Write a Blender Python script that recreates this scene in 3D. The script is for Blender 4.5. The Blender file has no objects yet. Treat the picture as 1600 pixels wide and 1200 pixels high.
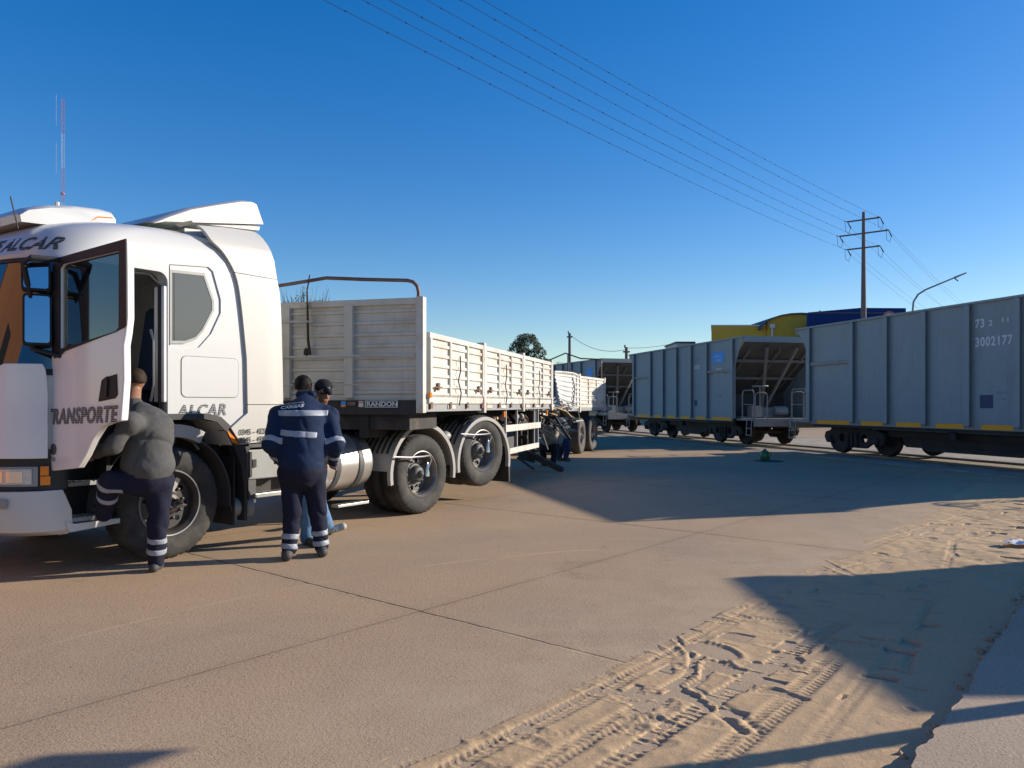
import bpy, bmesh, math, random
import numpy as np
from mathutils import Vector, Matrix, noise
from mathutils.geometry import tessellate_polygon
S = bpy.context.scene
C = S.collection
R = math.radians
# ---------------------------------------------------------------- camera
cam = bpy.data.objects.new('camera', bpy.data.cameras.new('camera')); C.objects.link(cam)
cam.location = (0, 0, 1.42); cam.rotation_euler = (R(90), 0, 0)
cam.data.sensor_width = 36; cam.data.lens = 27; cam.data.shift_y = 0.02
cam.data.clip_start = 0.05; cam.data.clip_end = 3000
S.camera = cam
# ---------------------------------------------------------------- sky and sun
SUN_AZ, SUN_EL = 15.5, 19.3          # degrees: azimuth from +X towards +Y
W = bpy.data.worlds.new('World'); S.world = W; W.use_nodes = True
nt = W.node_tree; nt.nodes.clear()
wo = nt.nodes.new('ShaderNodeOutputWorld'); bg = nt.nodes.new('ShaderNodeBackground')
sky = nt.nodes.new('ShaderNodeTexSky'); sky.sky_type = 'NISHITA'; sky.sun_disc = False
sky.sun_elevation = R(SUN_EL); sky.sun_rotation = R(90 - SUN_AZ)
sky.altitude = 0; sky.air_density = 1.0; sky.dust_density = 0.25; sky.ozone_density = 3.0
hs = nt.nodes.new('ShaderNodeHueSaturation'); hs.inputs['Saturation'].default_value = 1.55; hs.inputs['Hue'].default_value = .514
bg.inputs['Strength'].default_value = 0.152
gm = nt.nodes.new('ShaderNodeGamma'); gm.inputs[1].default_value = .82
nt.links.new(sky.outputs[0], gm.inputs[0]); nt.links.new(gm.outputs[0], hs.inputs['Color']); nt.links.new(hs.outputs[0], bg.inputs[0]); nt.links.new(bg.outputs[0], wo.inputs[0])
sd = Vector((math.cos(R(SUN_AZ))*math.cos(R(SUN_EL)), math.sin(R(SUN_AZ))*math.cos(R(SUN_EL)), math.sin(R(SUN_EL))))
sl = bpy.data.lights.new('sun', 'SUN'); sl.energy = 5.0; sl.angle = R(0.5); sl.color = (1.0, 0.90, 0.76)
so = bpy.data.objects.new('sun', sl); C.objects.link(so); so.rotation_euler = sd.to_track_quat('Z', 'Y').to_euler(); so.location = (20, 5, 20)
S.view_settings.view_transform = 'Standard'; S.view_settings.look = 'None'
S.view_settings.exposure = 0.45; S.view_settings.gamma = 1.0

# ---------------------------------------------------------------- materials
M = {}
def nodes_of(name):
    m = bpy.data.materials.new(name); m.use_nodes = True; M[name] = m
    t = m.node_tree; b = t.nodes['Principled BSDF']
    return m, t, b
def N(t, typ, **k):
    n = t.nodes.new(typ)
    for a, v in k.items():
        if a[0] == '_': n.inputs[int(a[1:])].default_value = v
        else: setattr(n, a, v)
    return n
def L(t, a, b): t.links.new(a, b)
def mat(name, col, rough=.5, metal=0, var=.12, scale=3, bump=0, bscale=60, coat=0, ior=None, dirt=None, dirt_amt=.35, dscale=2.0, emit=None, streak=0, scol=(.16, .09, .05)):
    m, t, b = nodes_of(name)
    b.inputs['Roughness'].default_value = rough; b.inputs['Metallic'].default_value = metal
    if name in ('navy_wall', 'yellow_wall', 'wire', 'hair_black', 'hair_brown', 'dark_cloth', 'navy_cloth', 'navy_trousers', 'grey_cloth'): b.inputs['Specular IOR Level'].default_value = .15
    if ior: b.inputs['IOR'].default_value = ior
    if coat: b.inputs['Coat Weight'].default_value = coat; b.inputs['Coat Roughness'].default_value = .05
    tc = N(t, 'ShaderNodeTexCoord')
    n = N(t, 'ShaderNodeTexNoise'); n.inputs['Scale'].default_value = scale; n.inputs['Detail'].default_value = 6
    L(t, tc.outputs['Object'], n.inputs['Vector'])
    mx = N(t, 'ShaderNodeMix', data_type='RGBA')
    c = Vector(col[:3])
    mx.inputs[6].default_value = (*(c*(1-var)), 1); mx.inputs[7].default_value = (*[min(1, x*(1+var)) for x in c], 1)
    L(t, n.outputs['Fac'], mx.inputs[0]); out = mx.outputs[2]
    if dirt:
        n2 = N(t, 'ShaderNodeTexNoise'); n2.inputs['Scale'].default_value = dscale; n2.inputs['Detail'].default_value = 9; n2.inputs['Roughness'].default_value = .68
        L(t, tc.outputs['Object'], n2.inputs['Vector'])
        r = N(t, 'ShaderNodeMapRange'); r.inputs[1].default_value = .48; r.inputs[2].default_value = .78; r.inputs[3].default_value = 0; r.inputs[4].default_value = dirt_amt
        L(t, n2.outputs['Fac'], r.inputs[0])
        m2 = N(t, 'ShaderNodeMix', data_type='RGBA'); m2.inputs[7].default_value = (*dirt, 1)
        L(t, r.outputs[0], m2.inputs[0]); L(t, out, m2.inputs[6]); out = m2.outputs[2]
    if streak:
        mp = N(t, 'ShaderNodeMapping'); mp.inputs['Scale'].default_value = (7, 7, .55); L(t, tc.outputs['Object'], mp.inputs['Vector'])
        n4 = N(t, 'ShaderNodeTexNoise'); n4.inputs['Scale'].default_value = 1.6; n4.inputs['Detail'].default_value = 8; n4.inputs['Roughness'].default_value = .7; L(t, mp.outputs[0], n4.inputs['Vector'])
        r4 = N(t, 'ShaderNodeMapRange'); r4.inputs[1].default_value = .55; r4.inputs[2].default_value = .78; r4.inputs[3].default_value = 0; r4.inputs[4].default_value = streak
        L(t, n4.outputs['Fac'], r4.inputs[0]); m4 = N(t, 'ShaderNodeMix', data_type='RGBA'); m4.inputs[7].default_value = (*scol, 1)
        L(t, r4.outputs[0], m4.inputs[0]); L(t, out, m4.inputs[6]); out = m4.outputs[2]
    L(t, out, b.inputs['Base Color'])
    if bump:
        n3 = N(t, 'ShaderNodeTexNoise'); n3.inputs['Scale'].default_value = bscale; n3.inputs['Detail'].default_value = 4
        L(t, tc.outputs['Object'], n3.inputs['Vector'])
        bp = N(t, 'ShaderNodeBump'); bp.inputs['Strength'].default_value = bump; bp.inputs['Distance'].default_value = .01
        L(t, n3.outputs['Fac'], bp.inputs['Height']); L(t, bp.outputs[0], b.inputs['Normal'])
    if emit:
        b.inputs['Emission Color'].default_value = (*emit, 1); b.inputs['Emission Strength'].default_value = 1
    return m
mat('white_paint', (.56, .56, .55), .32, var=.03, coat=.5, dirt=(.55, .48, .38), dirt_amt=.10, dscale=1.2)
mat('white_paint_shade_lift', (.80, .80, .80), .30, var=.03, coat=.6, bump=.02, bscale=2)  # same white as the cab, colour lifted for faces in shade
mat('fairing_paint', (.50, .49, .46), .38, var=.04, coat=.3, dirt=(.5, .43, .33), dirt_amt=.2, dscale=1.5)
mat('black_plastic', (.018, .019, .022), .55, var=.3, dirt=(.16, .13, .10), dirt_amt=.25, dscale=5)
mat('black_trim', (.010, .011, .015), .6, var=.2)
mat('interior', (.02, .021, .024), .7, var=.3)
mat('seat_cloth', (.02, .045, .11), .8, var=.3)
mat('grey_panel', (.30, .31, .31), .5, var=.15, dirt=(.2, .16, .11), dirt_amt=.5, dscale=4)
mat('dark_grey', (.07, .072, .075), .6, var=.2, dirt=(.2, .16, .11), dirt_amt=.5, dscale=4)
mat('chassis', (.022, .02, .019), .7, var=.35, dirt=(.15, .11, .075), dirt_amt=.6, dscale=3)
mat('rubber', (.028, .027, .026), .8, var=.3, scale=8, bump=.25, bscale=40, dirt=(.16, .13, .10), dirt_amt=.6, dscale=3)
mat('rubber_dusty', (.085, .078, .07), .9, var=.3, scale=8, bump=.25, bscale=40, dirt=(.19, .155, .12), dirt_amt=.6, dscale=3)
mat('rim_steel', (.20, .19, .185), .42, .6, var=.25, dirt=(.10, .07, .05), dirt_amt=.7, dscale=6)
mat('rim_dark', (.05, .045, .042), .5, .3, var=.4, dirt=(.14, .09, .06), dirt_amt=.7, dscale=8)
mat('chrome', (.75, .75, .76), .12, 1.0, var=.05)
mat('aluminium', (.72, .71, .69), .30, .85, var=.10, scale=6, dirt=(.4, .34, .27), dirt_amt=.25, dscale=3)
mat('mudguard', (.34, .33, .31), .55, var=.15, dirt=(.22, .18, .13), dirt_amt=.5, dscale=4)
mat('mirror_glass', (.45, .50, .54), .03, 1.0, var=.0)
mat('lens_clear', (.55, .60, .68), .12, .6, var=.2, scale=20)
mat('lens_amber', (.85, .24, .02), .25, var=.1)
mat('lens_red', (.6, .02, .03), .3, var=.1)
mat('trailer_white', (.58, .57, .52), .6, var=.08, scale=4, dirt=(.36, .20, .10), dirt_amt=.75, dscale=2.6, bump=.3, bscale=6, streak=.45, scol=(.34, .20, .11))
mat('trailer_grey', (.58, .545, .47), .6, var=.08, scale=3, dirt=(.28, .20, .13), dirt_amt=.6, dscale=2.4, bump=.3, bscale=6, streak=.4, scol=(.30, .24, .18))
mat('trailer_dent', (.68, .68, .66), .5, var=.05, dirt=(.35, .22, .12), dirt_amt=.35, dscale=5, bump=.4, bscale=6)
mat('rust_tube', (.16, .09, .07), .6, .3, var=.35, scale=9, dirt=(.35, .30, .27), dirt_amt=.5)
mat('rope', (.05, .035, .02), .9, var=.4, scale=30)
mat('wood', (.35, .24, .15), .8, var=.3, scale=9)
mat('wagon_paint', (.275, .325, .325), .55, var=.14, scale=.9, dirt=(.13, .11, .08), dirt_amt=.35, dscale=.9, bump=.35, bscale=1.6, streak=.5, scol=(.12, .085, .06))
mat('wagon_rib', (.17, .205, .225), .55, var=.12, scale=3, dirt=(.09, .08, .06), dirt_amt=.3)
mat('wagon_beam', (.19, .175, .155), .75, var=.2)
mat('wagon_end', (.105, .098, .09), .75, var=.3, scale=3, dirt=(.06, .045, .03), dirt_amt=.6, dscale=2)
mat('wagon_pale', (.28, .28, .26), .6, var=.2, scale=6, dirt=(.10, .07, .045), dirt_amt=.5)
mat('bogie', (.016, .015, .015), .7, var=.4, scale=6, dirt=(.10, .07, .05), dirt_amt=.4)
mat('rail_yellow', (1.0, .38, .003), .5, var=.08, scale=5, dirt=(.3, .15, .03), dirt_amt=.3, dscale=5)
mat('rail_steel', (.22, .19, .17), .35, .8, var=.3, scale=6)
mat('decal_white', (.68, .69, .68), .6, var=.15, scale=30)
mat('decal_faint', (.26, .30, .32), .6, var=.2, scale=30)
mat('decal_blue', (.02, .30, .78), .45, var=.06)
mat('decal_navy', (.02, .04, .12), .5, var=.1)
mat('decal_black', (.02, .02, .022), .5, var=.1)
mat('yellow_wall', (.56, .38, .06), .85, var=.08, scale=.4, dirt=(.25, .2, .08), dirt_amt=.3, dscale=.5, bump=.2, bscale=8)
mat('navy_wall', (.004, .03, .15), .6, var=.1, scale=.3, bump=.1)
mat('white_wall', (.62, .60, .56), .85, var=.08, scale=.6)
mat('orange_wall', (.30, .125, .055), .85, var=.12, scale=.7)
mat('roof_dark', (.08, .085, .10), .6, var=.2)
mat('concrete_pole', (.13, .12, .115), .85, var=.15, scale=4)
mat('steel_pole', (.20, .22, .24), .5, .4, var=.15)
mat('wire', (.03, .035, .05), 1.0, var=.1)
mat('mast_red_hazed', (.36, .15, .17), .6, var=.1)  # red greyed down, distance haze mixed into the colour
mat('mast_white_hazed', (.42, .46, .54), .6, var=.05)  # white turned blue-grey, distance haze mixed into the colour
mat('foliage', (.022, .045, .022), .8, var=.5, scale=1.2)
mat('foliage_light', (.06, .085, .03), .8, var=.4, scale=1.2)
mat('foliage_dry', (.30, .17, .08), .8, var=.3, scale=2)
mat('bark', (.12, .085, .06), .9, var=.3, scale=6)
mat('denim_light', (.09, .19, .34), .85, var=.25, scale=14, bump=.3)
mat('denim_dark', (.012, .03, .085), .85, var=.3, scale=10)
mat('navy_cloth', (.014, .026, .062), .85, var=.2, scale=6, bump=.5, bscale=25)
mat('navy_trousers', (.017, .018, .036), .85, var=.2, scale=6, bump=.5, bscale=25)
mat('grey_cloth', (.085, .085, .086), .8, var=.15, scale=6, bump=.5, bscale=25)
mat('beige_cloth', (.34, .29, .22), .85, var=.2, scale=12, bump=.4)
mat('dark_cloth', (.02, .02, .022), .85, var=.2)
mat('reflective', (.30, .32, .37), .5, .0, var=.1, scale=20)
mat('skin', (.27, .135, .085), .5, var=.08, scale=12)
mat('hair_black', (.010, .008, .007), .6, var=.4, scale=60, bump=.6, bscale=90)
mat('hair_brown', (.035, .022, .013), .6, var=.4, scale=60, bump=.6, bscale=90)
mat('boot', (.05, .048, .045), .7, var=.3, scale=10)
mat('shoe_white', (.36, .36, .34), .6, var=.2)
mat('green_plastic', (.02, .13, .045), .3, var=.3, scale=12)
mat('litter_white', (.75, .74, .70), .6, var=.1)
mat('ply_brown', (.42, .30, .18), .8, var=.2)
def glassy(name, col, ior, rough=.02, transp=0.0):
    m, t, b = nodes_of(name)
    b.inputs['Base Color'].default_value = (*col, 1); b.inputs['Roughness'].default_value = rough; b.inputs['IOR'].default_value = ior
    if transp:
        tr = N(t, 'ShaderNodeBsdfTransparent'); tr.inputs[0].default_value = (.55, .6, .6, 1)
        mx = N(t, 'ShaderNodeMixShader'); mx.inputs[0].default_value = 1-transp
        L(t, tr.outputs[0], mx.inputs[1]); L(t, b.outputs[0], mx.inputs[2]); L(t, mx.outputs[0], t.nodes['Material Output'].inputs[0])
glassy('windscreen', (.006, .008, .01), 2.1)
glassy('door_glass', (.005, .007, .01), 2.0, .02, .25)
glassy('sleeper_glass', (.10, .105, .10), 1.6, .12)
# letters cut by fine horizontal stripes
m, t, b = nodes_of('striped_letters'); b.inputs['Roughness'].default_value = .4
tc = N(t, 'ShaderNodeTexCoord'); sx = N(t, 'ShaderNodeSeparateXYZ'); L(t, tc.outputs['Object'], sx.inputs[0])
a1 = N(t, 'ShaderNodeMath', operation='MULTIPLY'); a1.inputs[1].default_value = 62; L(t, sx.outputs[2], a1.inputs[0])
a2 = N(t, 'ShaderNodeMath', operation='FRACT'); L(t, a1.outputs[0], a2.inputs[0])
a3 = N(t, 'ShaderNodeMath', operation='GREATER_THAN'); a3.inputs[1].default_value = .76; L(t, a2.outputs[0], a3.inputs[0])
mx = N(t, 'ShaderNodeMix', data_type='RGBA'); mx.inputs[6].default_value = (.035, .035, .04, 1); mx.inputs[7].default_value = (.5, .5, .5, 1)
L(t, a3.outputs[0], mx.inputs[0]); L(t, mx.outputs[2], b.inputs['Base Color'])

def bake(o):
    dg = bpy.context.evaluated_depsgraph_get(); dg.update(); me = bpy.data.meshes.new_from_object(o.evaluated_get(dg)); o.modifiers.clear(); o.data = me
    me.polygons.foreach_set('use_smooth', [True]*len(me.polygons)); me.set_sharp_from_angle(angle=R(35)); me.update()
# ---------------------------------------------------------------- mesh builder
class MB:
    def __init__(s): s.v = []; s.f = []; s.sm = []
    def add(s, vs, fs, smooth=False):
        o = len(s.v); s.v += [tuple(p) for p in vs]; s.f += [tuple(i+o for i in f) for f in fs]; s.sm += [smooth]*len(fs); return s
    def box(s, x0, x1, y0, y1, z0, z1):
        vs = [(x, y, z) for z in (z0, z1) for y in (y0, y1) for x in (x0, x1)]
        return s.add(vs, [(0, 2, 3, 1), (4, 5, 7, 6), (0, 1, 5, 4), (2, 6, 7, 3), (0, 4, 6, 2), (1, 3, 7, 5)])
    def obox(s, p, q, w, h, up=(0, 0, 1)):
        """bar from p to q of width w and height h"""
        p = Vector(p); q = Vector(q); d = (q-p).normalized(); u = Vector(up)
        if abs(d.dot(u)) > .98: u = Vector((1, 0, 0))
        a = d.cross(u).normalized()*w/2; b = a.cross(d).normalized()*h/2
        vs = [e + sa*a + sb*b for e in (p, q) for sa, sb in ((-1, -1), (1, -1), (1, 1), (-1, 1))]
        return s.add(vs, [(0, 1, 2, 3), (4, 7, 6, 5), (0, 4, 5, 1), (1, 5, 6, 2), (2, 6, 7, 3), (3, 7, 4, 0)])
    def tube(s, pts, r, n=8, caps=True):
        pts = [Vector(p) for p in pts]; k = len(pts); rs = r if isinstance(r, (list, tuple)) else [r]*k
        vs = []; prev = None
        for i, p in enumerate(pts):
            d = (pts[min(i+1, k-1)] - pts[max(i-1, 0)]).normalized()
            u = prev if prev else (Vector((0, 0, 1)) if abs(d.z) < .9 else Vector((1, 0, 0)))
            a = d.cross(u).normalized(); b = a.cross(d).normalized(); prev = b
            for j in range(n):
                t = 2*math.pi*j/n; vs.append(p + (a*math.cos(t) + b*math.sin(t))*rs[i])
        fs = [(i*n+j, i*n+(j+1) % n, (i+1)*n+(j+1) % n, (i+1)*n+j) for i in range(k-1) for j in range(n)]
        if caps: fs += [tuple(range(n-1, -1, -1)), tuple((k-1)*n+j for j in range(n))]
        return s.add(vs, fs, True)
    def lathe(s, prof, axis='y', c=(0, 0, 0), n=48, wob=None, close=False):
        """prof: list of (r, h) turned about axis through c"""
        vs = []
        for i, (r, h) in enumerate(prof):
            for j in range(n):
                t = 2*math.pi*j/n; rr = r + (wob(i, j) if wob else 0)
                a, b = rr*math.cos(t), rr*math.sin(t)
                p = {'y': (a, h, b), 'z': (a, b, h), 'x': (h, a, b)}[axis]
                vs.append((p[0]+c[0], p[1]+c[1], p[2]+c[2]))
        k = len(prof)
        fs = [(i*n+j, i*n+(j+1) % n, ((i+1) % k)*n+(j+1) % n, ((i+1) % k)*n+j) for i in range(k if close else k-1) for j in range(n)]
        return s.add(vs, fs, True)
    def prism(s, poly, h0, h1, axis='y', holes=(), smooth=False):
        """poly in the plane across axis; ('y': (x,z)), ('z': (x,y)), ('x': (y,z)); extruded h0..h1"""
        loops = [list(poly)] + [list(h) for h in holes]
        def P(a, b, h): return {'y': (a, h, b), 'z': (a, b, h), 'x': (h, a, b)}[axis]
        flat = [p for l in loops for p in l]; n = len(flat)
        tri = tessellate_polygon([[Vector((a, b, 0)) for a, b in l] for l in loops])
        vs = [P(a, b, h0) for a, b in flat] + [P(a, b, h1) for a, b in flat]
        fs = [tuple(t) for t in tri] + [tuple(i+n for i in reversed(t)) for t in tri]
        o = 0
        for l in loops:
            k = len(l); fs += [(o+i, o+(i+1) % k, n+o+(i+1) % k, n+o+i) for i in range(k)]; o += k
        return s.add(vs, fs, smooth)
    def strip(s, prof, h0, h1, axis='x'):
        """open profile extruded (a sheet)"""
        def P(a, b, h): return {'y': (a, h, b), 'z': (a, b, h), 'x': (h, a, b)}[axis]
        k = len(prof); vs = [P(a, b, h0) for a, b in prof] + [P(a, b, h1) for a, b in prof]
        return s.add(vs, [(i, i+1, k+i+1, k+i) for i in range(k-1)])
    def xform(s, m): s.v = [tuple(m @ Vector(p)) for p in s.v]; return s
    def mesh(s, name, m, fix=True, ang=40):
        me = bpy.data.meshes.new(name); me.from_pydata(s.v, [], s.f); me.materials.append(m)
        if fix:
            bm = bmesh.new(); bm.from_mesh(me); bmesh.ops.recalc_face_normals(bm, faces=bm.faces); bm.to_mesh(me); bm.free()
        me.polygons.foreach_set('use_smooth', [True]*len(me.polygons)); me.set_sharp_from_angle(angle=R(ang))
        me.update(); return me
    def build(s, name, m, parent=None, bevel=0, ang=40, solid=0):
        o = bpy.data.objects.new(name, s.mesh(name, M[m] if isinstance(m, str) else m, ang=ang)); C.objects.link(o)
        if parent: o.parent = parent
        if solid:
            md = o.modifiers.new('s', 'SOLIDIFY'); md.thickness = solid; md.offset = 0; bake(o)
        if bevel:
            md = o.modifiers.new('b', 'BEVEL'); md.width = bevel; md.segments = 2; md.limit_method = 'ANGLE'; md.angle_limit = R(35); md.harden_normals = True
        return o
def tag(o, label=None, cat=None, group=None, kind=None):
    if label: o['label'] = label
    if cat: o['category'] = cat
    if group: o['group'] = group
    if kind: o['kind'] = kind
    return o
def empty(name, loc, rz, label, cat, group=None):
    o = bpy.data.objects.new(name, None); C.objects.link(o); o.location = loc; o.rotation_euler = (0, 0, rz)
    o.empty_display_size = .2
    return tag(o, label, cat, group)
def copy_tree(o, parent=None):
    c = o.copy(); C.objects.link(c)
    if parent: c.parent = parent
    for ch in [x for x in S.objects if x.parent == o]: copy_tree(ch, c)
    return c
def text_mesh(txt, size, m, parent, frame, name='lettering', shear=0, offset=0, sx=1, space=1.0, ext=.002, fit=None):
    """frame: 4x4 in the parent's space; text runs along its X, up its Y, faces its Z"""
    cu = bpy.data.curves.new(name, 'FONT'); cu.body = txt; cu.size = size; cu.shear = shear; cu.offset = offset; cu.extrude = ext; cu.space_character = space
    cu.resolution_u = 3
    o = bpy.data.objects.new(name, cu); C.objects.link(o)
    dg = bpy.context.evaluated_depsgraph_get(); dg.update()
    me = bpy.data.meshes.new_from_object(o.evaluated_get(dg)); bpy.data.objects.remove(o)
    if fit:
        xs = [v.co.x for v in me.vertices]; sx = fit/(max(xs)-min(xs))
    me.name = name; me.transform(frame @ Matrix.Diagonal((sx, 1, 1, 1)))
    me.materials.clear(); me.materials.append(M[m])
    o = bpy.data.objects.new(name, me); C.objects.link(o)
    if parent: o.parent = parent
    return o
def frame(o, x, y):
    x = Vector(x).normalized(); y = Vector(y).normalized(); z = x.cross(y)
    return Matrix(((x.x, y.x, z.x, o[0]), (x.y, y.y, z.y, o[1]), (x.z, y.z, z.z, o[2]), (0, 0, 0, 1)))
def arc(cx, cz, r, a0, a1, n=12, rz=None):
    rz = rz or r
    return [(cx + r*math.cos(R(a0+(a1-a0)*i/n)), cz + rz*math.sin(R(a0+(a1-a0)*i/n))) for i in range(n+1)]
def boolean(o, cutters, op='DIFFERENCE'):
    for c in cutters:
        md = o.modifiers.new('bool', 'BOOLEAN'); md.operation = op; md.object = c; md.solver = 'EXACT'
    dg = bpy.context.evaluated_depsgraph_get(); dg.update()
    me = bpy.data.meshes.new_from_object(o.evaluated_get(dg)); o.modifiers.clear(); o.data = me
    for c in cutters: bpy.data.objects.remove(c)
    me.polygons.foreach_set('use_smooth', [True]*len(me.polygons)); me.set_sharp_from_angle(angle=R(35)); me.update()
# ---------------------------------------------------------------- ground, road, sand, pavement
SA = Vector((.643, .766, 0)); TB = Vector((.766, -.643, 0)); J = Vector((-.637, 5.276, 0)); ROT = math.atan2(.766, .643)
def ground_material(name, c1, c2, speck, speck_amt, bump, joints=False, gscale=1.0):
    m, t, b = nodes_of(name)
    tc = N(t, 'ShaderNodeTexCoord'); b.inputs['Roughness'].default_value = .95; b.inputs['Specular IOR Level'].default_value = .12
    def noi(sc, det=5, rough=.6, dist=0):
        n = N(t, 'ShaderNodeTexNoise'); n.inputs['Scale'].default_value = sc; n.inputs['Detail'].default_value = det; n.inputs['Roughness'].default_value = rough; n.inputs['Distortion'].default_value = dist
        L(t, tc.outputs['Object'], n.inputs['Vector']); return n.outputs['Fac']
    def rng(x, a, c, lo=0, hi=1):
        r = N(t, 'ShaderNodeMapRange'); r.inputs[1].default_value = a; r.inputs[2].default_value = c; r.inputs[3].default_value = lo; r.inputs[4].default_value = hi
        L(t, x, r.inputs[0]); return r.outputs[0]
    def mixc(f, a, c):
        x = N(t, 'ShaderNodeMix', data_type='RGBA')
        if isinstance(f, (int, float)): x.inputs[0].default_value = f
        else: L(t, f, x.inputs[0])
        for i, k in ((6, a), (7, c)):
            if isinstance(k, tuple): x.inputs[i].default_value = (*k, 1)
            else: L(t, k, x.inputs[i])
        return x.outputs[2]
    def ma(op, a, c=None):
        x = N(t, 'ShaderNodeMath', operation=op)
        for i, k in ((0, a), (1, c)):
            if k is None: continue
            if isinstance(k, (int, float)): x.inputs[i].default_value = k
            else: L(t, k, x.inputs[i])
        return x.outputs[0]
    col = mixc(rng(noi(.45*gscale, 6, .62, .4), .35, .68), c1, c2)
    fine = noi(95, 3, .7); coarse = noi(38, 3, .6)
    col = mixc(rng(fine, .53, .64, 0, speck_amt), col, speck)
    col = mixc(rng(coarse, .60, .72, 0, speck_amt*.7), col, tuple(x*.8 for x in speck))
    col = mixc(rng(noi(70, 2), .60, .70, 0, .35), col, tuple(min(1, x*1.7) for x in c1))
    h = ma('ADD', ma('MULTIPLY', fine, 1.0), ma('MULTIPLY', coarse, .8))
    if joints:
        sx = N(t, 'ShaderNodeSeparateXYZ'); L(t, tc.outputs['Object'], sx.inputs[0])
        wob = ma('MULTIPLY', ma('SUBTRACT', noi(3, 4, .7), .5), .035)
        wob2 = ma('MULTIPLY', ma('SUBTRACT', noi(20, 3, .7), .5), .012)
        w = ma('ADD', wob, wob2)
        def line(coord, period, off, width):
            u = ma('ADD', ma('ADD', coord, w), off+period*40+period/2)
            f = ma('ABSOLUTE', ma('SUBTRACT', ma('FRACT', ma('DIVIDE', u, period)), .5))
            return ma('MULTIPLY', f, period), width
        masks = []
        for cc, per, off, wd in ((sx.outputs[0], 4.2, 0, .007), (sx.outputs[1], 3.9, 0, .006)):
            d, wd = line(cc, per, off, wd)
            masks.append(rng(d, wd, wd+.007, 1 if wd > .0065 else .45, 0))
            halo = rng(d, .0, .10, .28, 0)
            col = mixc(ma('MULTIPLY', halo, noi(9, 4)), col, (.22, .16, .10))
        j = ma('MAXIMUM', *masks)
        col = mixc(ma('MULTIPLY', j, rng(noi(6, 3), .3, .6, .35, .85)), col, (.055, .045, .035))
        h = ma('SUBTRACT', h, ma('MULTIPLY', j, 1.6))
        # pale dust arcs dragged by wheels, and dust blown over the slabs
        for (ax, ay, ar, aw) in ((AX, AY, AR, .03), (AX+.25, AY-.35, AR*1.55, .022), (AX-2.3, AY-4.5, 6.3, .03)):
            dx = ma('SUBTRACT', sx.outputs[0], ax); dy = ma('SUBTRACT', sx.outputs[1], ay)
            d = ma('ABSOLUTE', ma('SUBTRACT', ma('SQRT', ma('ADD', ma('MULTIPLY', dx, dx), ma('MULTIPLY', dy, dy))), ar))
            fwd = rng(ma('ADD', ma('MULTIPLY', dx, .766), ma('MULTIPLY', dy, .643)), ar*.25, ar*.6)
            col = mixc(ma('MULTIPLY', fwd, ma('MULTIPLY', rng(d, 0, aw, .45, 0), rng(noi(1.6, 3), .38, .6))), col, (.60, .45, .29))
        col = mixc(rng(noi(1.1, 7, .7, .8), .52, .75, 0, .4), col, (.47, .36, .25))
        # stains and dark tyre scuffs
        col = mixc(rng(noi(.9, 5, .65, 1.2), .60, .74, 0, .38), col, (.20, .15, .105))
        col = mixc(rng(noi(4.5, 4, .7, .5), .66, .74, 0, .35), col, (.16, .12, .09))
        # dust spilling from the sand bank
        edge = rng(sx.outputs[1], -1.65, -.15, .95, 0)
        col = mixc(ma('MULTIPLY', edge, rng(noi(2.5, 6, .7), .3, .62)), col, (.50, .375, .245))
    L(t, col, b.inputs['Base Color'])
    bp = N(t, 'ShaderNodeBump'); bp.inputs['Strength'].default_value = bump; bp.inputs['Distance'].default_value = .006
    L(t, h, bp.inputs['Height']); L(t, bp.outputs[0], b.inputs['Normal'])
    return m
_v = Vector((.842, 6.218, 0)) - J
AX, AY, AR = _v.dot(SA), -_v.dot(TB), 1.254
ground_material('road_concrete', (.485, .335, .205), (.40, .295, .20), (.13, .09, .06), .8, .5, joints=True)
ground_material('dirt', (.50, .36, .22), (.36, .265, .165), (.2, .15, .10), .4, .6)
ground_material('sand', (.56, .39, .225), (.50, .345, .195), (.30, .21, .13), .25, .35)
ground_material('pavement_concrete', (.48, .37, .265), (.39, .30, .21), (.18, .15, .11), .5, .5)
ground_material('ballast', (.46, .40, .33), (.30, .25, .20), (.10, .08, .06), .7, 1.0, gscale=4)

g = MB().add([(-1500, -1500, -.02), (1500, -1500, -.02), (1500, 1500, -.02), (-1500, 1500, -.02)], [(0, 1, 2, 3)]).build('ground', 'dirt'); tag(g, 'wide sandy dirt ground', 'ground', kind='structure')
rd = MB().add([(-30, -3.19, 0), (60, -3.19, 0), (60, 14, 0), (-30, 14, 0)], [(0, 1, 2, 3)]).build('road', 'road_concrete')
rd.location = J; rd.rotation_euler = (0, 0, ROT); tag(rd, 'tan exposed aggregate concrete road with slab joints', 'road', kind='structure')

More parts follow.
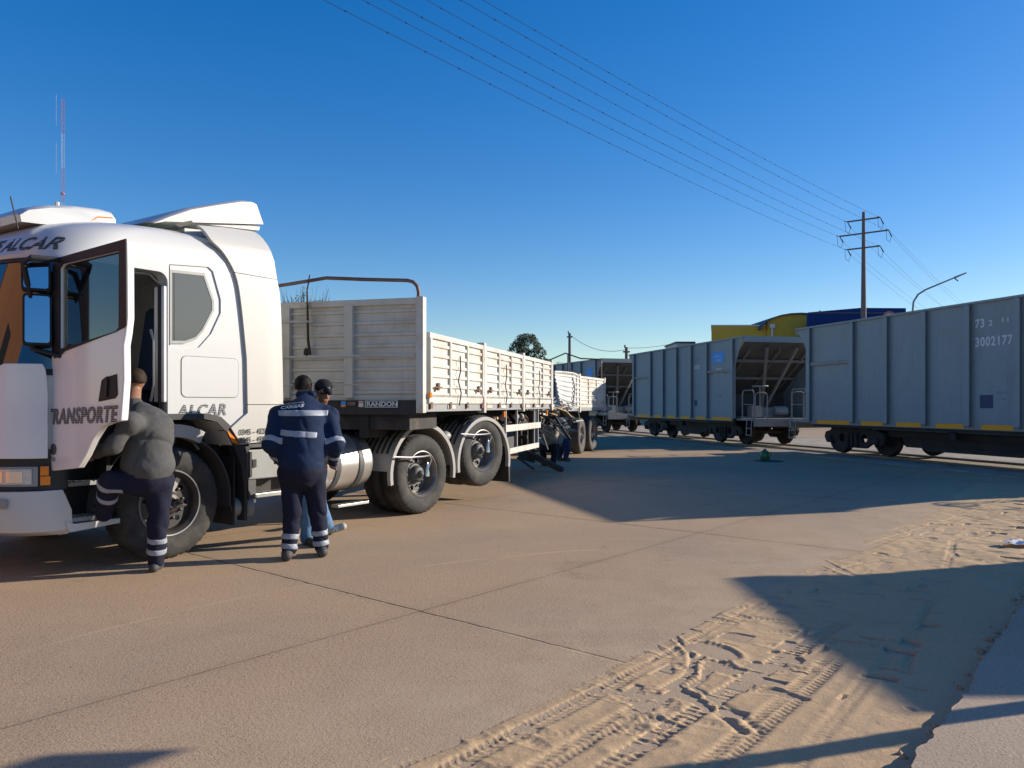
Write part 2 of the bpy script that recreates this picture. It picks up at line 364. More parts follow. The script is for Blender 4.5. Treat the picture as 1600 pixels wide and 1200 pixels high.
def build_sand():
    rng = np.random.RandomState(7)
    s0, s1, t0, t1, st = -3.6, 12.5, .95, 3.20, .0135
    s = np.concatenate([np.arange(s0, 2.4, .0085), np.arange(2.4, s1, .02)]); t = np.arange(t0, t1, .0105); Sg, Tg = np.meshgrid(s, t, indexing='ij')
    def vnoise(sc, seed):
        r = np.random.RandomState(seed); gx = int((s1-s0)*sc)+3; gy = int((t1-t0)*sc)+3; g = r.rand(gx, gy)
        x = (Sg-s0)*sc; y = (Tg-t0)*sc; i = x.astype(int); j = y.astype(int); fx = x-i; fy = y-j
        fx = fx*fx*(3-2*fx); fy = fy*fy*(3-2*fy)
        return (g[i, j]*(1-fx)+g[i+1, j]*fx)*(1-fy)+(g[i, j+1]*(1-fx)+g[i+1, j+1]*fx)*fy-.5
    fb = lambda sc, seed, o=4: sum(vnoise(sc*2**k, seed+k)/2**k for k in range(o))
    def ss(a, b, x): u = np.clip((x-a)/(b-a), 0, 1); return u*u*(3-2*u)
    edge = 1.50 - .05*(Sg-2)/6 + .22*vnoise(.8, 1) + .12*vnoise(3.5, 2) + .07*vnoise(11, 3)
    d = Tg - edge
    h = -.006 + .015*ss(-.04, .25, d) + .03*ss(.5, 1.8, d) + .006*ss(-.1, .3, d)*fb(2.2, 10) + .004*ss(0, .3, d)*fb(11, 20, 3)
    h += .0016*ss(-.05, .1, d)*vnoise(60, 31)
    dist = ss(1.6, 4.5, Sg)*ss(0, .5, d)
    h += dist*(.014*fb(4.5, 40, 3)) - dist*.014*np.maximum(0, vnoise(9, 55)*2)
    # tyre tracks: (s, t) polyline ends, width, lug pitch
    def track(pa, pb, w, pitch, depth, slant=.5, both=True):
        pa = np.array(pa); pb = np.array(pb); ln = np.linalg.norm(pb-pa); u = (pb-pa)/ln
        al = (Sg-pa[0])*u[0]+(Tg-pa[1])*u[1]; ac = -(Sg-pa[0])*u[1]+(Tg-pa[1])*u[0] + .015*np.sin(al*1.3)
        m = ss(0, .25, al)*ss(0, .25, ln-al)*ss(0, .02, w/2-np.abs(ac))
        brk = .35+.65*ss(-.25, .05, vnoise(2.2, int(abs(pa[0]*77+pa[1]*13))+60))
        lug = (np.sin(2*math.pi*(al+slant*np.abs(ac))/pitch) > .0)*1.0
        return -depth*m*brk*(.55+.9*lug*(np.abs(ac) > w*.08)) + .0025*np.exp(-((np.abs(ac)-w/2-.015)/.02)**2)*ss(0, .3, al)*ss(0, .3, ln-al)*brk
    for a in [((-3.2, 1.62), (4.6, 1.50), .13, .042, .010, .9), ((-3.2, 1.80), (2.0, 1.74), .12, .040, .009, -.9), ((-1.5, 2.24), (1.7, 2.32), .12, .046, .014, .1),
              ((-3.0, 2.62), (.9, 2.50), .14, .040, .008, .7), ((-2.6, 2.08), (.3, 2.02), .12, .038, .007, .8), ((-1.4, 2.86), (3.4, 2.62), .09, .03, .004, .6),
              ((.6, 2.9), (5.5, 2.25), .07, .03, .008, .4), ((2.2, 1.55), (6.5, 2.6), .06, .03, .010, .4), ((3.6, 1.6), (8.5, 2.1), .14, .034, .006, .8)]:
        h += track(*a)
    # footprints
    def dent(cs, ct, ang, ln, wd, dep, lug=True):
        i0, i1 = np.searchsorted(s, (cs-.3, cs+.3)); j0, j1 = np.searchsorted(t, (ct-.3, ct+.3))
        a = Sg[i0:i1, j0:j1]-cs; b = Tg[i0:i1, j0:j1]-ct; c, q = math.cos(ang), math.sin(ang)
        u = (a*c+b*q)/(ln/2); v = (-a*q+b*c)/(wd/2); r = np.sqrt(u*u+v*v*(1+.25*u))
        pat = (np.sin(u*ln/2/.018*math.pi+np.abs(v)*1.5) > 0)*.6 if lug else 0
        h[i0:i1, j0:j1] += -dep*np.clip(1.25-r*1.1, 0, 1)*(1-pat) + dep*.28*np.exp(-((r-1.22)/.16)**2)
    for k in range(140):
        cs = rng.uniform(-3.2, 9); ct = rng.uniform(1.55, 3.0)
        if rng.rand() < .45: cs = rng.normal(-.2, 1.1); ct = rng.normal(2.05, .33)
        if ct < 1.5 or ct > 3.05: continue
        dent(cs, ct, rng.normal(1.25, .7), rng.uniform(.22, .30), rng.uniform(.08, .11), rng.uniform(.005, .014), rng.rand() < .75)
    for k in range(90): dent(rng.uniform(-3, 11), rng.uniform(1.5, 3.1), rng.uniform(0, 3.1), rng.uniform(.04, .12), rng.uniform(.03, .05), rng.uniform(.004, .011), False)
    dent(.485, 1.93, 1.9, .34, .22, .034, False); dent(.30, 2.02, .9, .12, .08, .02, False)
    # curved gouge with a ridge of thrown sand
    def gouge(pts, w, dep, ridge):
        pts = np.array(pts)
        best = np.full(Sg.shape, 9.)
        for a, b in zip(pts[:-1], pts[1:]):
            u = b-a; q = np.clip(((Sg-a[0])*u[0]+(Tg-a[1])*u[1])/(u@u), 0, 1)
            best = np.minimum(best, np.hypot(Sg-a[0]-q*u[0], Tg-a[1]-q*u[1]))
        return -dep*np.exp(-(best/w)**2) + ridge*np.exp(-((best-w*2.0)/(w*.8))**2)
    h += gouge([(.20, 1.98), (.02, 2.05), (-.12, 2.05), (-.20, 2.18), (-.30, 2.36), (-.42, 2.52)], .022, -.012, -.012)
    h += gouge([(.62, 1.6), (.35, 1.86), (.05, 2.03)], .014, .014, .006)
    h += gouge([(3.5, 1.55), (3.1, 1.9), (2.6, 2.5)], .03, .012, .006)
    h = np.where(h > 0, h*.72, h); h = np.where(d < -.06, -.006, h)
    h[:, -1] = -.02; h[-1, :] = -.02; h[0, :] = -.02
    P = J.x + Sg*SA.x + Tg*TB.x, J.y + Sg*SA.y + Tg*TB.y
    V = np.stack([P[0], P[1], h], -1).reshape(-1, 3); ni, nj = Sg.shape
    idx = np.arange(ni*nj).reshape(ni, nj); keep = (h > -.0055)
    kq = keep[:-1, :-1] | keep[1:, :-1] | keep[:-1, 1:] | keep[1:, 1:]
    F = np.stack([idx[:-1, :-1], idx[:-1, 1:], idx[1:, 1:], idx[1:, :-1]], -1)[kq]
    me = bpy.data.meshes.new('sand'); me.vertices.add(len(V)); me.vertices.foreach_set('co', V.ravel())
    me.loops.add(F.size); me.loops.foreach_set('vertex_index', F.ravel().astype(np.int32))
    me.polygons.add(len(F)); me.polygons.foreach_set('loop_start', np.arange(0, F.size, 4, dtype=np.int32)); me.polygons.foreach_set('use_smooth', [True]*len(F))
    me.update(calc_edges=True); me.validate(); me.materials.append(M['sand'])
    bm = bmesh.new(); bm.from_mesh(me); bmesh.ops.delete(bm, geom=[v for v in bm.verts if not v.link_faces], context='VERTS')
    if sum(f.normal.z for f in list(bm.faces)[:50]) < 0: bmesh.ops.reverse_faces(bm, faces=bm.faces)
    bm.to_mesh(me); bm.free()
    o = bpy.data.objects.new('sand', me); C.objects.link(o)
    return tag(o, 'drifted sand along the road edge with tyre tracks and footprints', 'sand', kind='structure')
build_sand()

# pavement slab with a crumbling edge, right of the sand
rnd = random.Random(3)
edge = []; s_ = -6.0
while s_ < 9:
    edge.append((s_, 3.19 + .022*noise.noise(Vector((s_*1.3, 0, 0))) + .02*noise.noise(Vector((s_*7, 3, 0))) + rnd.uniform(-.009, .009))); s_ += .035
def st(s, t, z=0): p = J + SA*s + TB*t; return (p.x, p.y, z)
poly = edge + [(9, 7), (-6, 7)]
flat = [Vector((*st(a, b)[:2], 0)) for a, b in poly]
pv = MB().prism([(p.x, p.y) for p in flat], -.05, .085, 'z').build('pavement', 'pavement_concrete'); tag(pv, 'raised pale concrete pavement with a crumbling edge', 'pavement', kind='structure')
# crumbs of sand and stones along the broken edge
mb = MB()
for k in range(260):
    a = rnd.uniform(-3, 8); q = st(a, 3.17 + rnd.gauss(0, .05)); r = rnd.uniform(.006, .026); vs = []
    for i in range(6):
        v = [(1, 0, 0), (-1, 0, 0), (0, 1, 0), (0, -1, 0), (0, 0, 1), (0, 0, -1)][i]; vs.append((q[0]+v[0]*r*rnd.uniform(.6, 1.4), q[1]+v[1]*r*rnd.uniform(.6, 1.4), .03+v[2]*r*rnd.uniform(.5, 1)))
    mb.add(vs, [(0, 2, 4), (2, 1, 4), (1, 3, 4), (3, 0, 4), (2, 0, 5), (1, 2, 5), (3, 1, 5), (0, 3, 5)])
tag(mb.build('gravel', 'dirt'), 'loose crumbs of grit along the broken pavement edge', 'gravel', kind='stuff')

# ---------------------------------------------------------------- railway
def tl(z): return 14.43-.27*z if z < 24 else 13.26-.236*z+ .35*max(0, (26-z)/2)   # left side plane of the train
zs = [-20, 0, 12, 24, 30, 36, 48, 62]
for k, off in enumerate((.75, 2.19)):
    mb = MB(); pts = [Vector((tl(z)+off, z, 0)) for z in zs]
    if True:
        vs = []; prof = [(-.07, .0), (-.07, .02), (-.012, .03), (-.012, .085), (-.035, .095), (-.035, .12), (.035, .12), (.035, .095), (.012, .085), (.012, .03), (.07, .02), (.07, .0)]
        for p in pts: vs += [(p.x+a, p.y, b-.06) for a, b in prof]
        n = len(prof); fs = [(i*n+j, i*n+(j+1) % n, (i+1)*n+(j+1) % n, (i+1)*n+j) for i in range(len(pts)-1) for j in range(n)]
        mb.add(vs, fs)
    tag(mb.build('rail', 'rail_steel'), ['worn steel rail nearer the road, under the hopper wagons', 'worn steel rail on the far side, under the hopper wagons'][k], 'rail', 'rails of the track under the train')
mb = MB(); a = []; b_ = []
for z in zs: a.append((tl(z)-.55, z)); b_.append((tl(z)+7.5, z))
poly = a + b_[::-1]
tag(MB().prism(poly, -.05, .012, 'z').build('track_bed', 'ballast'), 'pale gritty track bed level with the road', 'track bed', kind='structure')
def rrect(x0, x1, z0, z1, r, n=5):
    return arc(x1-r, z1-r, r, 0, 90, n)+arc(x0+r, z1-r, r, 90, 180, n)+arc(x0+r, z0+r, r, 180, 270, n)+arc(x1-r, z0+r, r, 270, 360, n)
# ---------------------------------------------------------------- truck tractor
TRUCK = empty('truck', (-3.11, 7.04, 0), math.atan2(.8305, .557), 'white truck tractor with its driver door open, TRANSPORTE lettered on the door', 'truck')
Wd = 2.5
def cab_outline(z, F, w, cr, yo, rear, n=22):
    """half outline from the rear near side round the front to the centre, then mirrored"""
    pts = []
    half = Wd/2 - yo
    for i in range(n+1):
        a = math.sin(math.pi/2*i/n)            # lateral fraction from centre (0) to side (1)
        q = max(0., (a-.45)/.55)
        u = F + .10*a*a + cr*(1-(max(0., 1-q**2.3))**(1/2.3))
        pts.append((u, a*half))
    right = [(rear, half)] + [p for p in reversed(pts)]
    full = [(u, Wd/2 - y) for u, y in right] + [(u, Wd/2 + y) for u, y in right[::-1][1:]]
    return full
levels = [(1.02, -1.42, 0, .40, .0), (1.30, -1.44, 0, .40, .0), (1.60, -1.44, 0, .38, .0), (1.72, -1.40, 0, .36, .0), (2.10, -1.315, 0, .33, .0), (2.50, -1.22, 0, .33, .0),
          (2.62, -1.19, 0, .36, .0), (2.66, -1.20, 0, .40, .0), (2.80, -1.12, 0, .46, .0), (2.90, -1.02, 0, .50, .015), (2.97, -.90, 0, .55, .05), (3.03, -.72, 0, .6, .12), (3.075, -.45, 0, .6, .24), (3.105, -.1, 0, .5, .42), (3.12, .2, 0, .3, .7)]
def cab_surface(z):
    for a, b in zip(levels[:-1], levels[1:]):
        if a[0] <= z <= b[0]:
            k = (z-a[0])/(b[0]-a[0]); return [a[i]+(b[i]-a[i])*k for i in range(5)]
    return levels[-1]
mb = MB(); rows = []
for lv in levels:
    o = cab_outline(lv[0], lv[1], 0, lv[3], lv[4], .80); rows.append([(u, y, lv[0]) for u, y in o])
nn = len(rows[0]); vs = [p for r in rows for p in r]
fs = [(i*nn+j, i*nn+(j+1) % nn, (i+1)*nn+(j+1) % nn, (i+1)*nn+j) for i in range(len(rows)-1) for j in range(nn)]
# caps as fans
vs.append((-.2, 1.25, 1.02)); fs += [(len(vs)-1, (j+1) % nn, j) for j in range(nn)]
k = (len(rows)-1)*nn; vs.append((.5, 1.25, 3.12)); fs += [(len(vs)-1, k+j, k+(j+1) % nn) for j in range(nn)]
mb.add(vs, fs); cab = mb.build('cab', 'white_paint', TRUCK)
def cutter(m): 
    o = bpy.data.objects.new('cut', m.mesh('cut', M['interior'])); C.objects.link(o); o.parent = TRUCK; return o
door_open = [(-.93, 1.12), (-.05, 1.12)] + arc(-.14, 2.53, .09, 0, 90, 5) + arc(-.80, 2.50, .12, 90, 165, 4) + [(-.95, 2.3), (-.965, 1.8), (-.965, 1.2)]
arch_cut = arc(0, .515, .70, 0, 180, 24) + [(-.70, .9), (.70, .9)][0:0]
c1 = cutter(MB().prism([(.55, .14), (-.66, .14), (-.98, .60), (-.98, 1.90), (-.66, 2.36), (.55, 2.36)], 1.30, 2.72, 'z'))
c2 = cutter(MB().prism(door_open, -.3, .5))
c3 = cutter(MB().prism([(-.60, .5), (-.60, 1.285), (.33, 1.285), (.44, 1.26), (.55, 1.16), (.62, 1.02), (.62, .5)], -.3, 2.8))
win_out = [(-.035, 2.70), (.372, 2.735), (.42, 2.70), (.505, 2.44), (.505, 2.31), (.40, 2.10), (.27, 1.96), (.10, 1.93), (-.035, 1.95)]
c4 = cutter(MB().prism(win_out, -.1, .014))
c5 = cutter(MB().prism([(-3, .5), (-.99, .5), (-.99, 1.06), (-3, 1.06)], -.3, 2.8))
boolean(cab, [c1, c2, c3, c4, c5])
md = cab.modifiers.new('b', 'BEVEL'); md.harden_normals = True; md.width = .008; md.segments = 2; md.limit_method = 'ANGLE'; md.angle_limit = R(50)
# windscreen glass: band of the front surface, pushed 6 mm out
def band(z0, z1, amax, out, n=9, a0=None):
    vs = []; cols = None
    for i in range(n+1):
        z = z0+(z1-z0)*i/n; F, cr, yo = cab_surface(z)[1], cab_surface(z)[3], cab_surface(z)[4]
        row = []
        for j in range(-26, 27):
            s_ = math.sin(math.pi/2*abs(j)/26*amax); q = max(0., (s_-.45)/.55)
            u = F + .10*s_*s_ + cr*(1-(max(0., 1-q**2.3))**(1/2.3)); y = Wd/2 - math.copysign(1, j)*s_*(Wd/2-yo) if j else Wd/2
            d = Vector((u+.2, y-Wd/2)).normalized()
            row.append((u + d.x*out, y + d.y*out, z))
        cols = len(row); vs += row
    return MB().add(vs, [(i*cols+j, i*cols+j+1, (i+1)*cols+j+1, (i+1)*cols+j) for i in range(n) for j in range(cols-1)])
ws = band(1.70, 2.60, .90, .010).build('windscreen', 'windscreen', TRUCK)
band(1.655, 1.705, .93, .018).build('windscreen_seal', 'black_trim', ws)
band(2.59, 2.625, .93, .018).build('windscreen_seal', 'black_trim', ws)
for yy, sg in ((.35, 1), (1.15, 1)):
    MB().tube([(-1.36, yy, 1.70), (-1.35, yy+.22, 1.95), (-1.30, yy+.38, 2.28)], .012, 6).obox((-1.345, yy+.30, 1.80), (-1.235, yy+.42, 2.44), .02, .012).build('wiper', 'black_trim', TRUCK)
# grille band and front panels
band(1.02, 1.66, .55, .012).build('grille', 'black_trim', TRUCK)
band(.96, 1.02, .93, .004, 2).build('lower_grille', 'black_trim', TRUCK)
# bumper: white, with the black light band over it
def slab_outline(out, cr, F=-1.42, rear=-.98, n=22):
    pts = []
    for i in range(n+1):
        a = math.sin(math.pi/2*i/n); q = max(0., (a-.45)/.55)
        pts.append((F-out + .10*a*a + cr*(1-(max(0., 1-q**2.3))**(1/2.3)), a*(Wd/2+out)))
    right = [(rear, Wd/2+out)] + pts[::-1]
    return [(u, Wd/2-y) for u, y in right] + [(u, Wd/2+y) for u, y in right[::-1][1:]]
def ring(lv, cap=True):
    rows = [[(u, y, z) for u, y in slab_outline(out, cr, F, rear)] for z, out, cr, F, rear in lv]; n = len(rows[0]); vs = [p for r in rows for p in r]
    fs = [(i*n+j, i*n+(j+1) % n, (i+1)*n+(j+1) % n, (i+1)*n+j) for i in range(len(rows)-1) for j in range(n)]
    for k, r in ((0, 1), (len(rows)-1, -1)):
        vs.append((-1.1, 1.25, rows[k][0][2])); c = len(vs)-1; fs += [(c, k*n+j, k*n+(j+1) % n) for j in range(n)]
    return MB().add(vs, fs)
ring([(.735, .0, .40, -1.43, -.92), (1.0, .0, .40, -1.43, -.98)]).build('light_band', 'black_plastic', TRUCK)
bp = ring([(.36, -.05, .36, -1.40, -.90), (.40, -.01, .40, -1.46, -.88), (.56, .012, .42, -1.50, -.90), (.73, .012, .42, -1.49, -.97)]).build('bumper', 'white_paint', TRUCK, bevel=.01)
MB().prism([(-.92, .375), (-.50, .40), (-.50, .44), (-.88, .44), (-.95, .47)], -.012, .06).build('bumper_lip', 'white_paint', bp)
# fog lamp and headlamp on the visible corner, copies mirrored on the other
for sgn in (0, 1):
    my = (lambda y: y) if not sgn else (lambda y: Wd-y)
    def pt(a, z, out, F=-1.43, cr=.40):
        q = max(0., (a-.45)/.55); u = F+.10*a*a+cr*(1-(max(0., 1-q**2.3))**(1/2.3)); y = Wd/2-a*Wd/2
        d = Vector((u+.4, y-Wd/2)).normalized(); return (u+d.x*out, my(y+d.y*out), z)
    def patch(a0, a1, z0, z1, out, th=.02, n=10, zt=0):
        vs = []
        for i in range(n+1):
            a = a0+(a1-a0)*i/n
            vs += [pt(a, z0, out), pt(a, z1+zt*i/n, out), pt(a, z1+zt*i/n, out-th), pt(a, z0, out-th)]
        fs = [(4*i+j, 4*i+(j+1) % 4, 4*i+4+(j+1) % 4, 4*i+4+j) for i in range(n) for j in range(4)] + [(0, 1, 2, 3), (4*n+3, 4*n+2, 4*n+1, 4*n)]
        return MB().add(vs, fs)
    hl = patch(.66, .955, .765, .925, .012).build('headlight', 'grey_panel', TRUCK, bevel=.006)
    patch(.70, .935, .785, .905, .020, .01).build('lens', 'lens_clear', hl)
    patch(.70, .80, .80, .885, .026, .01).build('reflector', 'chrome', hl)
    patch(.82, .90, .80, .885, .026, .01).build('reflector', 'chrome', hl)
    patch(.962, .985, .775, .845, .024, .02).build('indicator', 'lens_amber', hl)
    patch(.962, .982, .852, .925, .024, .02).build('indicator', 'lens_amber', hl)
    patch(.62, .84, .60, .675, .095, .02).build('fog_lamp', 'grey_panel', TRUCK, bevel=.006)
# visor lettering across the forehead of the cab: the last letters come round the corner
pts_visor = []
tm = text_mesh('TRANSPORTE ALCAR', .17, 'striped_letters', TRUCK, Matrix.Identity(4), 'visor_lettering', shear=.2, offset=.004, sx=.98)
me = tm.data; xs = [v.co.x for v in me.vertices]; wtot = max(xs)
a_end = .905
for v in me.vertices:
    x, y, zz = v.co
    a = a_end - (wtot-x)/1.25       # distance from the centre as a fraction of the half width
    z = 2.70 + y*.95; F, cr, yo = cab_surface(z)[1], cab_surface(z)[3], cab_surface(z)[4]
    s_ = max(-1, min(1, a)); aa = abs(s_); q = max(0., (aa-.45)/.55)
    u = F+.10*aa*aa+cr*(1-(max(0., 1-q**2.3))**(1/2.3)); yy = Wd/2 - s_*(Wd/2-yo)
    d = Vector((u+.2, yy-Wd/2)).normalized(); v.co = (u+d.x*.006, yy+d.y*.006, z)
# corner air deflector in front of the door (white, curved, standing proud)
def corner_panel(my):
    rows = []
    for z, ins in ((.99, 0), (1.2, 0), (1.5, 0), (1.62, .02), (1.70, .05), (1.745, .12)):
        row = []
        for i in range(13):
            a = .712+ins*.9 + (.981-.712-ins*.9-ins*.10)*(i/12)**.8; q = max(0., (a-.45)/.55); u = -1.43+.10*a*a+.40*(1-(max(0., 1-q**2.3))**(1/2.3)); y = Wd/2-a*Wd/2
            d = Vector((u+.4, y-Wd/2)).normalized(); row.append((u+d.x*.035, my(y+d.y*.035), z))
        rows.append(row)
    n = 13; return MB().add([p for r in rows for p in r], [(i*n+j, i*n+j+1, (i+1)*n+j+1, (i+1)*n+j) for i in range(5) for j in range(12)])
corner_panel(lambda y: y).build('corner_deflector', 'white_paint_shade_lift', TRUCK, solid=.03, bevel=.008)
corner_panel(lambda y: Wd-y).build('corner_deflector', 'white_paint_shade_lift', TRUCK, solid=.03, bevel=.008)
# interior seen through the doorway
MB().box(-.97, .54, .16, 2.34, 1.28, 1.31).build('cab_floor', 'interior', TRUCK)
st_ = MB().prism([(-.22, 1.55), (.22, 1.55), (.25, 1.68), (-.25, 1.68)], .35, .85).prism([(.12, 1.66), (.26, 1.66), (.38, 2.35), (.28, 2.40), (.22, 2.35)], .36, .84).box(.24, .38, .46, .74, 2.38, 2.58).box(-.15, .15, .45, .75, 1.31, 1.56)
st_.build('seat', 'seat_cloth', TRUCK, bevel=.04)
MB().prism([(-1.0, 1.32), (-.72, 1.32), (-.66, 1.85), (-.80, 1.98), (-1.02, 1.98)], .18, 2.3).build('dashboard', 'interior', TRUCK, bevel=.03)
sw = MB(); cc = Vector((-.52, .60, 1.92)); ax = Vector((.8, 0, .6)).normalized(); e1 = Vector((0, 1, 0)); e2 = ax.cross(e1)
sw.tube([cc+(e1*math.cos(a*math.pi/12)+e2*math.sin(a*math.pi/12))*.22 for a in range(25)], .016, 8).tube([cc, cc+Vector((-.25, 0, -.25))], .03, 8).tube([cc-e1*.2, cc+e1*.2], .018, 6)
sw.build('steering_wheel', 'black_trim', TRUCK)
# door jamb: shade-lifted white lower panel and black seal
MB().box(-.085, -.052, .006, .165, 1.44, 2.50).build('door_jamb', 'white_paint_shade_lift', TRUCK, bevel=.01)
MB().tube([(-.94, .06, 1.15), (-.94, .06, 2.35), (-.84, .06, 2.56), (-.2, .06, 2.59), (-.09, .06, 2.5), (-.085, .06, 1.15)], .018, 6).build('door_seal', 'black_trim', TRUCK)
MB().tube([(-.9, .03, 2.64), (-.4, .02, 2.655), (0, .02, 2.655)], .008, 5).build('gutter', 'black_trim', TRUCK)
MB().prism(arc(.02, 1.80, .022, 0, 360, 12)[:-1], .092, .10).build('striker', 'black_trim', TRUCK)
MB().tube([(-.14, .12, 1.45), (-.14, .07, 1.6), (-.14, .07, 2.0), (-.14, .12, 2.1)], .013, 6).build('grab_handle', 'grey_panel', TRUCK)
# sleeper side window
win = [(-.028, 2.655), (.331, 2.672), (.435, 2.42), (.435, 2.327), (.317, 2.115), (.236, 2.03), (.12, 1.985), (-.028, 1.976)]
w_ = MB().prism(win, .006, .03).build('side_window', 'sleeper_glass', TRUCK)
MB().prism(win, .002, .006, holes=[[(x*.90+.02, (z-2.33)*.92+2.33) for x, z in win]]).build('window_frame', 'grey_panel', w_)
MB().box(.015, .024, .004, .01, 1.99, 2.65).box(-.036, -.028, -.002, .03, 1.96, 2.69).build('window_divider', 'black_trim', w_)
# storage hatch: groove and proud lid
h_ = MB().prism(rrect(.085, .70, 1.49, 1.87, .05), -.006, .004).build('storage_hatch', 'white_paint', TRUCK, bevel=.006)
MB().prism(rrect(.080, .705, 1.485, 1.875, .055), -.0025, .002, holes=[rrect(.085, .70, 1.49, 1.87, .05)[::-1]]).build('hatch_seal', 'dark_grey', h_)
text_mesh('ALCAR', .155, 'striped_letters', TRUCK, frame((.045, -.004, 1.305), (1, 0, .03), (0, 0, 1)), 'door_side_lettering', shear=.22, offset=.004, sx=.98, space=1.12)
# wheel arch: black flare, inner liner, mudflap
fl = MB().prism([(-.64, 1.00), (-.60, 1.28), (.33, 1.28), (.45, 1.255), (.56, 1.15), (.66, .98), (.735, .80), (.765, .60), (.765, .26), (.80, .26), (.80, .95), (.86, 1.0), (.72, 1.0), (.60, 1.215), (.50, 1.30), (.36, 1.335), (-.62, 1.335), (-.70, 1.0)][::-1], -.015, .10)
fl.build('wheel_arch', 'black_plastic', TRUCK)
MB().strip([(a, b) for a, b in arc(0, .50, .66, -8, 188, 26)], .06, .62, 'y').build('arch_liner', 'dark_grey', TRUCK, solid=.012)
MB().prism(arc(.02, .52, .72, 62, 118, 10)+arc(.02, .52, .60, 118, 62, 10), .03, .16).build('mudguard', 'mudguard', TRUCK, bevel=.01)
MB().box(.68, .695, .04, .50, .22, .90).build('mudflap', 'black_plastic', TRUCK)
MB().prism([(.56, 1.17), (.64, 1.10), (.70, 1.02), (.62, 1.05)], -.02, .0).build('marker_lamp', 'lens_amber', TRUCK)
# steps below the door: black recess with two treads
MB().box(-1.0, -.56, .22, .5, .42, 1.15).box(-1.0, -.97, .02, .5, .42, 1.10).box(-.60, -.565, .02, .5, .42, 1.28).box(-.99, -.57, .05, .35, 1.10, 1.30).build('step_well', 'black_trim', TRUCK)
for zz, d_ in ((.47, .02), (.76, .07), (1.06, .10)):
    t_ = MB().box(-.97, -.60, d_, .30, zz-.02, zz+.01)
    for i in range(9): t_.box(-.95+i*.04, -.93+i*.04, d_, .28, zz+.01, zz+.017)
    t_.build('step', 'grey_panel' if zz < .8 else 'black_plastic', TRUCK)
# ---- open door, swung 90 degrees; its own frame: X outward from hinge (towards -y), local plane at u = -1.0
def dv(pts): return [(-a, b) for a, b in pts]        # trace in (v, z); here y = -v
outer = [(.02, 2.575), (1.075, 2.612), (1.082, 2.40), (1.085, 2.05), (1.06, 1.93), (1.035, 1.85), (1.04, 1.60), (1.0, 1.30), (.86, 1.285), (.72, 1.25), (.60, 1.15), (.50, 1.03), (.38, .925), (-.02, .885), (-.10, 1.09), (-.10, 1.74), (-.03, 1.80), (.03, 1.84), (.03, 2.2)]
hole = [(.13, 1.86), (.13, 2.50), (.18, 2.53), (.99, 2.545), (.985, 1.98), (.93, 1.955)]
door = MB().prism(dv(outer), -1.045, -.985, 'x', holes=[dv(hole)]).build('door', 'white_paint_shade_lift', TRUCK, bevel=.012)
frame_out = [(.0, 1.86), (.02, 2.585), (1.083, 2.622), (1.09, 1.995), (1.06, 1.98), (.20, 1.84), (.12, 1.80), (.04, 1.79)]
MB().prism(dv(frame_out), -1.053, -1.046, 'x', holes=[dv(hole)]).build('window_frame', 'black_trim', door)
MB().prism(dv([(.12, 1.85), (.12, 2.51), (.17, 2.54), (1.0, 2.555), (.995, 1.97), (.93, 1.945)]), -1.024, -1.018, 'x').build('window_pane', 'door_glass', door)
MB().prism(dv([(.05, .95), (.06, 1.80), (.98, 1.90), (.97, 1.33), (.68, 1.28), (.50, 1.08), (.36, .97)]), -.984, -.955, 'x').build('inner_trim', 'interior', door, bevel=.01)
hd = MB().prism(dv([(.70, 1.44), (.745, 1.60), (.79, 1.62), (.955, 1.645), (.965, 1.49), (.93, 1.465)]), -1.052, -1.044, 'x').build('door_handle', 'black_trim', door, bevel=.004)
MB().prism(dv([(.815, 1.475), (.825, 1.625), (.85, 1.63), (.84, 1.48)]), -1.066, -1.052, 'x').build('grip', 'black_plastic', hd, bevel=.004)
text_mesh('TRANSPORTE', .168, 'striped_letters', door, frame((-1.0495, .098, 1.262), (0, -1, .030), (0, 0, 1)), 'door_lettering', shear=.18, offset=.0055, space=1.12, fit=1.05)
bd = MB().lathe([(.045, -1.046), (.045, -1.050), (.03, -1.052), (0, -1.0525)], 'x', (0, -.02, 1.06), 20).build('badge', 'dark_grey', door)
MB().box(-1.05, -1.046, -.045, .055, .965, .992).build('badge_plate', 'grey_panel', door)
MB().box(-1.04, -.99, -1.05, -1.01, 1.95, 2.02).build('latch', 'chrome', door)
# ---- mirrors on an arm from the door top to the door foot of the window
def mirror(c, w, h, name='mirror'):
    c = Vector(c); b_ = MB().box(-.05, .05, -w/2, w/2, -h/2, h/2)
    rot = Matrix.Translation(c) @ Matrix.Rotation(R(-14), 4, 'Z')
    b_.xform(rot); o = b_.build(name, 'black_trim', TRUCK, bevel=.03)
    MB().box(.052, .056, -w/2+.018, w/2-.018, -h/2+.02, h/2-.02).xform(rot).build('glass', 'mirror_glass', o)
    return o
MB().tube([(-1.02, -.12, 2.57), (-1.25, -.10, 2.56), (-1.27, -.02, 2.52), (-1.17, .06, 2.2), (-1.17, .05, 1.86), (-1.02, -.14, 1.80)], .022, 8).build('mirror_arm', 'black_trim', TRUCK)
gn = Vector((-.40, -.90, .08)).normalized(); gx = Vector((0, 0, 1)).cross(gn).normalized(); gz = gn.cross(gx)
def door_mirror(c, w, h):
    mt = Matrix(((gx.x, gz.x, gn.x, c[0]), (gx.y, gz.y, gn.y, c[1]), (gx.z, gz.z, gn.z, c[2]), (0, 0, 0, 1)))
    o = MB().prism(rrect(-w/2, w/2, -h/2, h/2, .03), -.09, .0, 'z').xform(mt).build('mirror', 'black_trim', TRUCK, bevel=.012)
    MB().prism(rrect(-w/2+.016, w/2-.016, -h/2+.018, h/2-.018, .02), .001, .004, 'z').xform(mt).build('mirror_glass', 'mirror_glass', o)
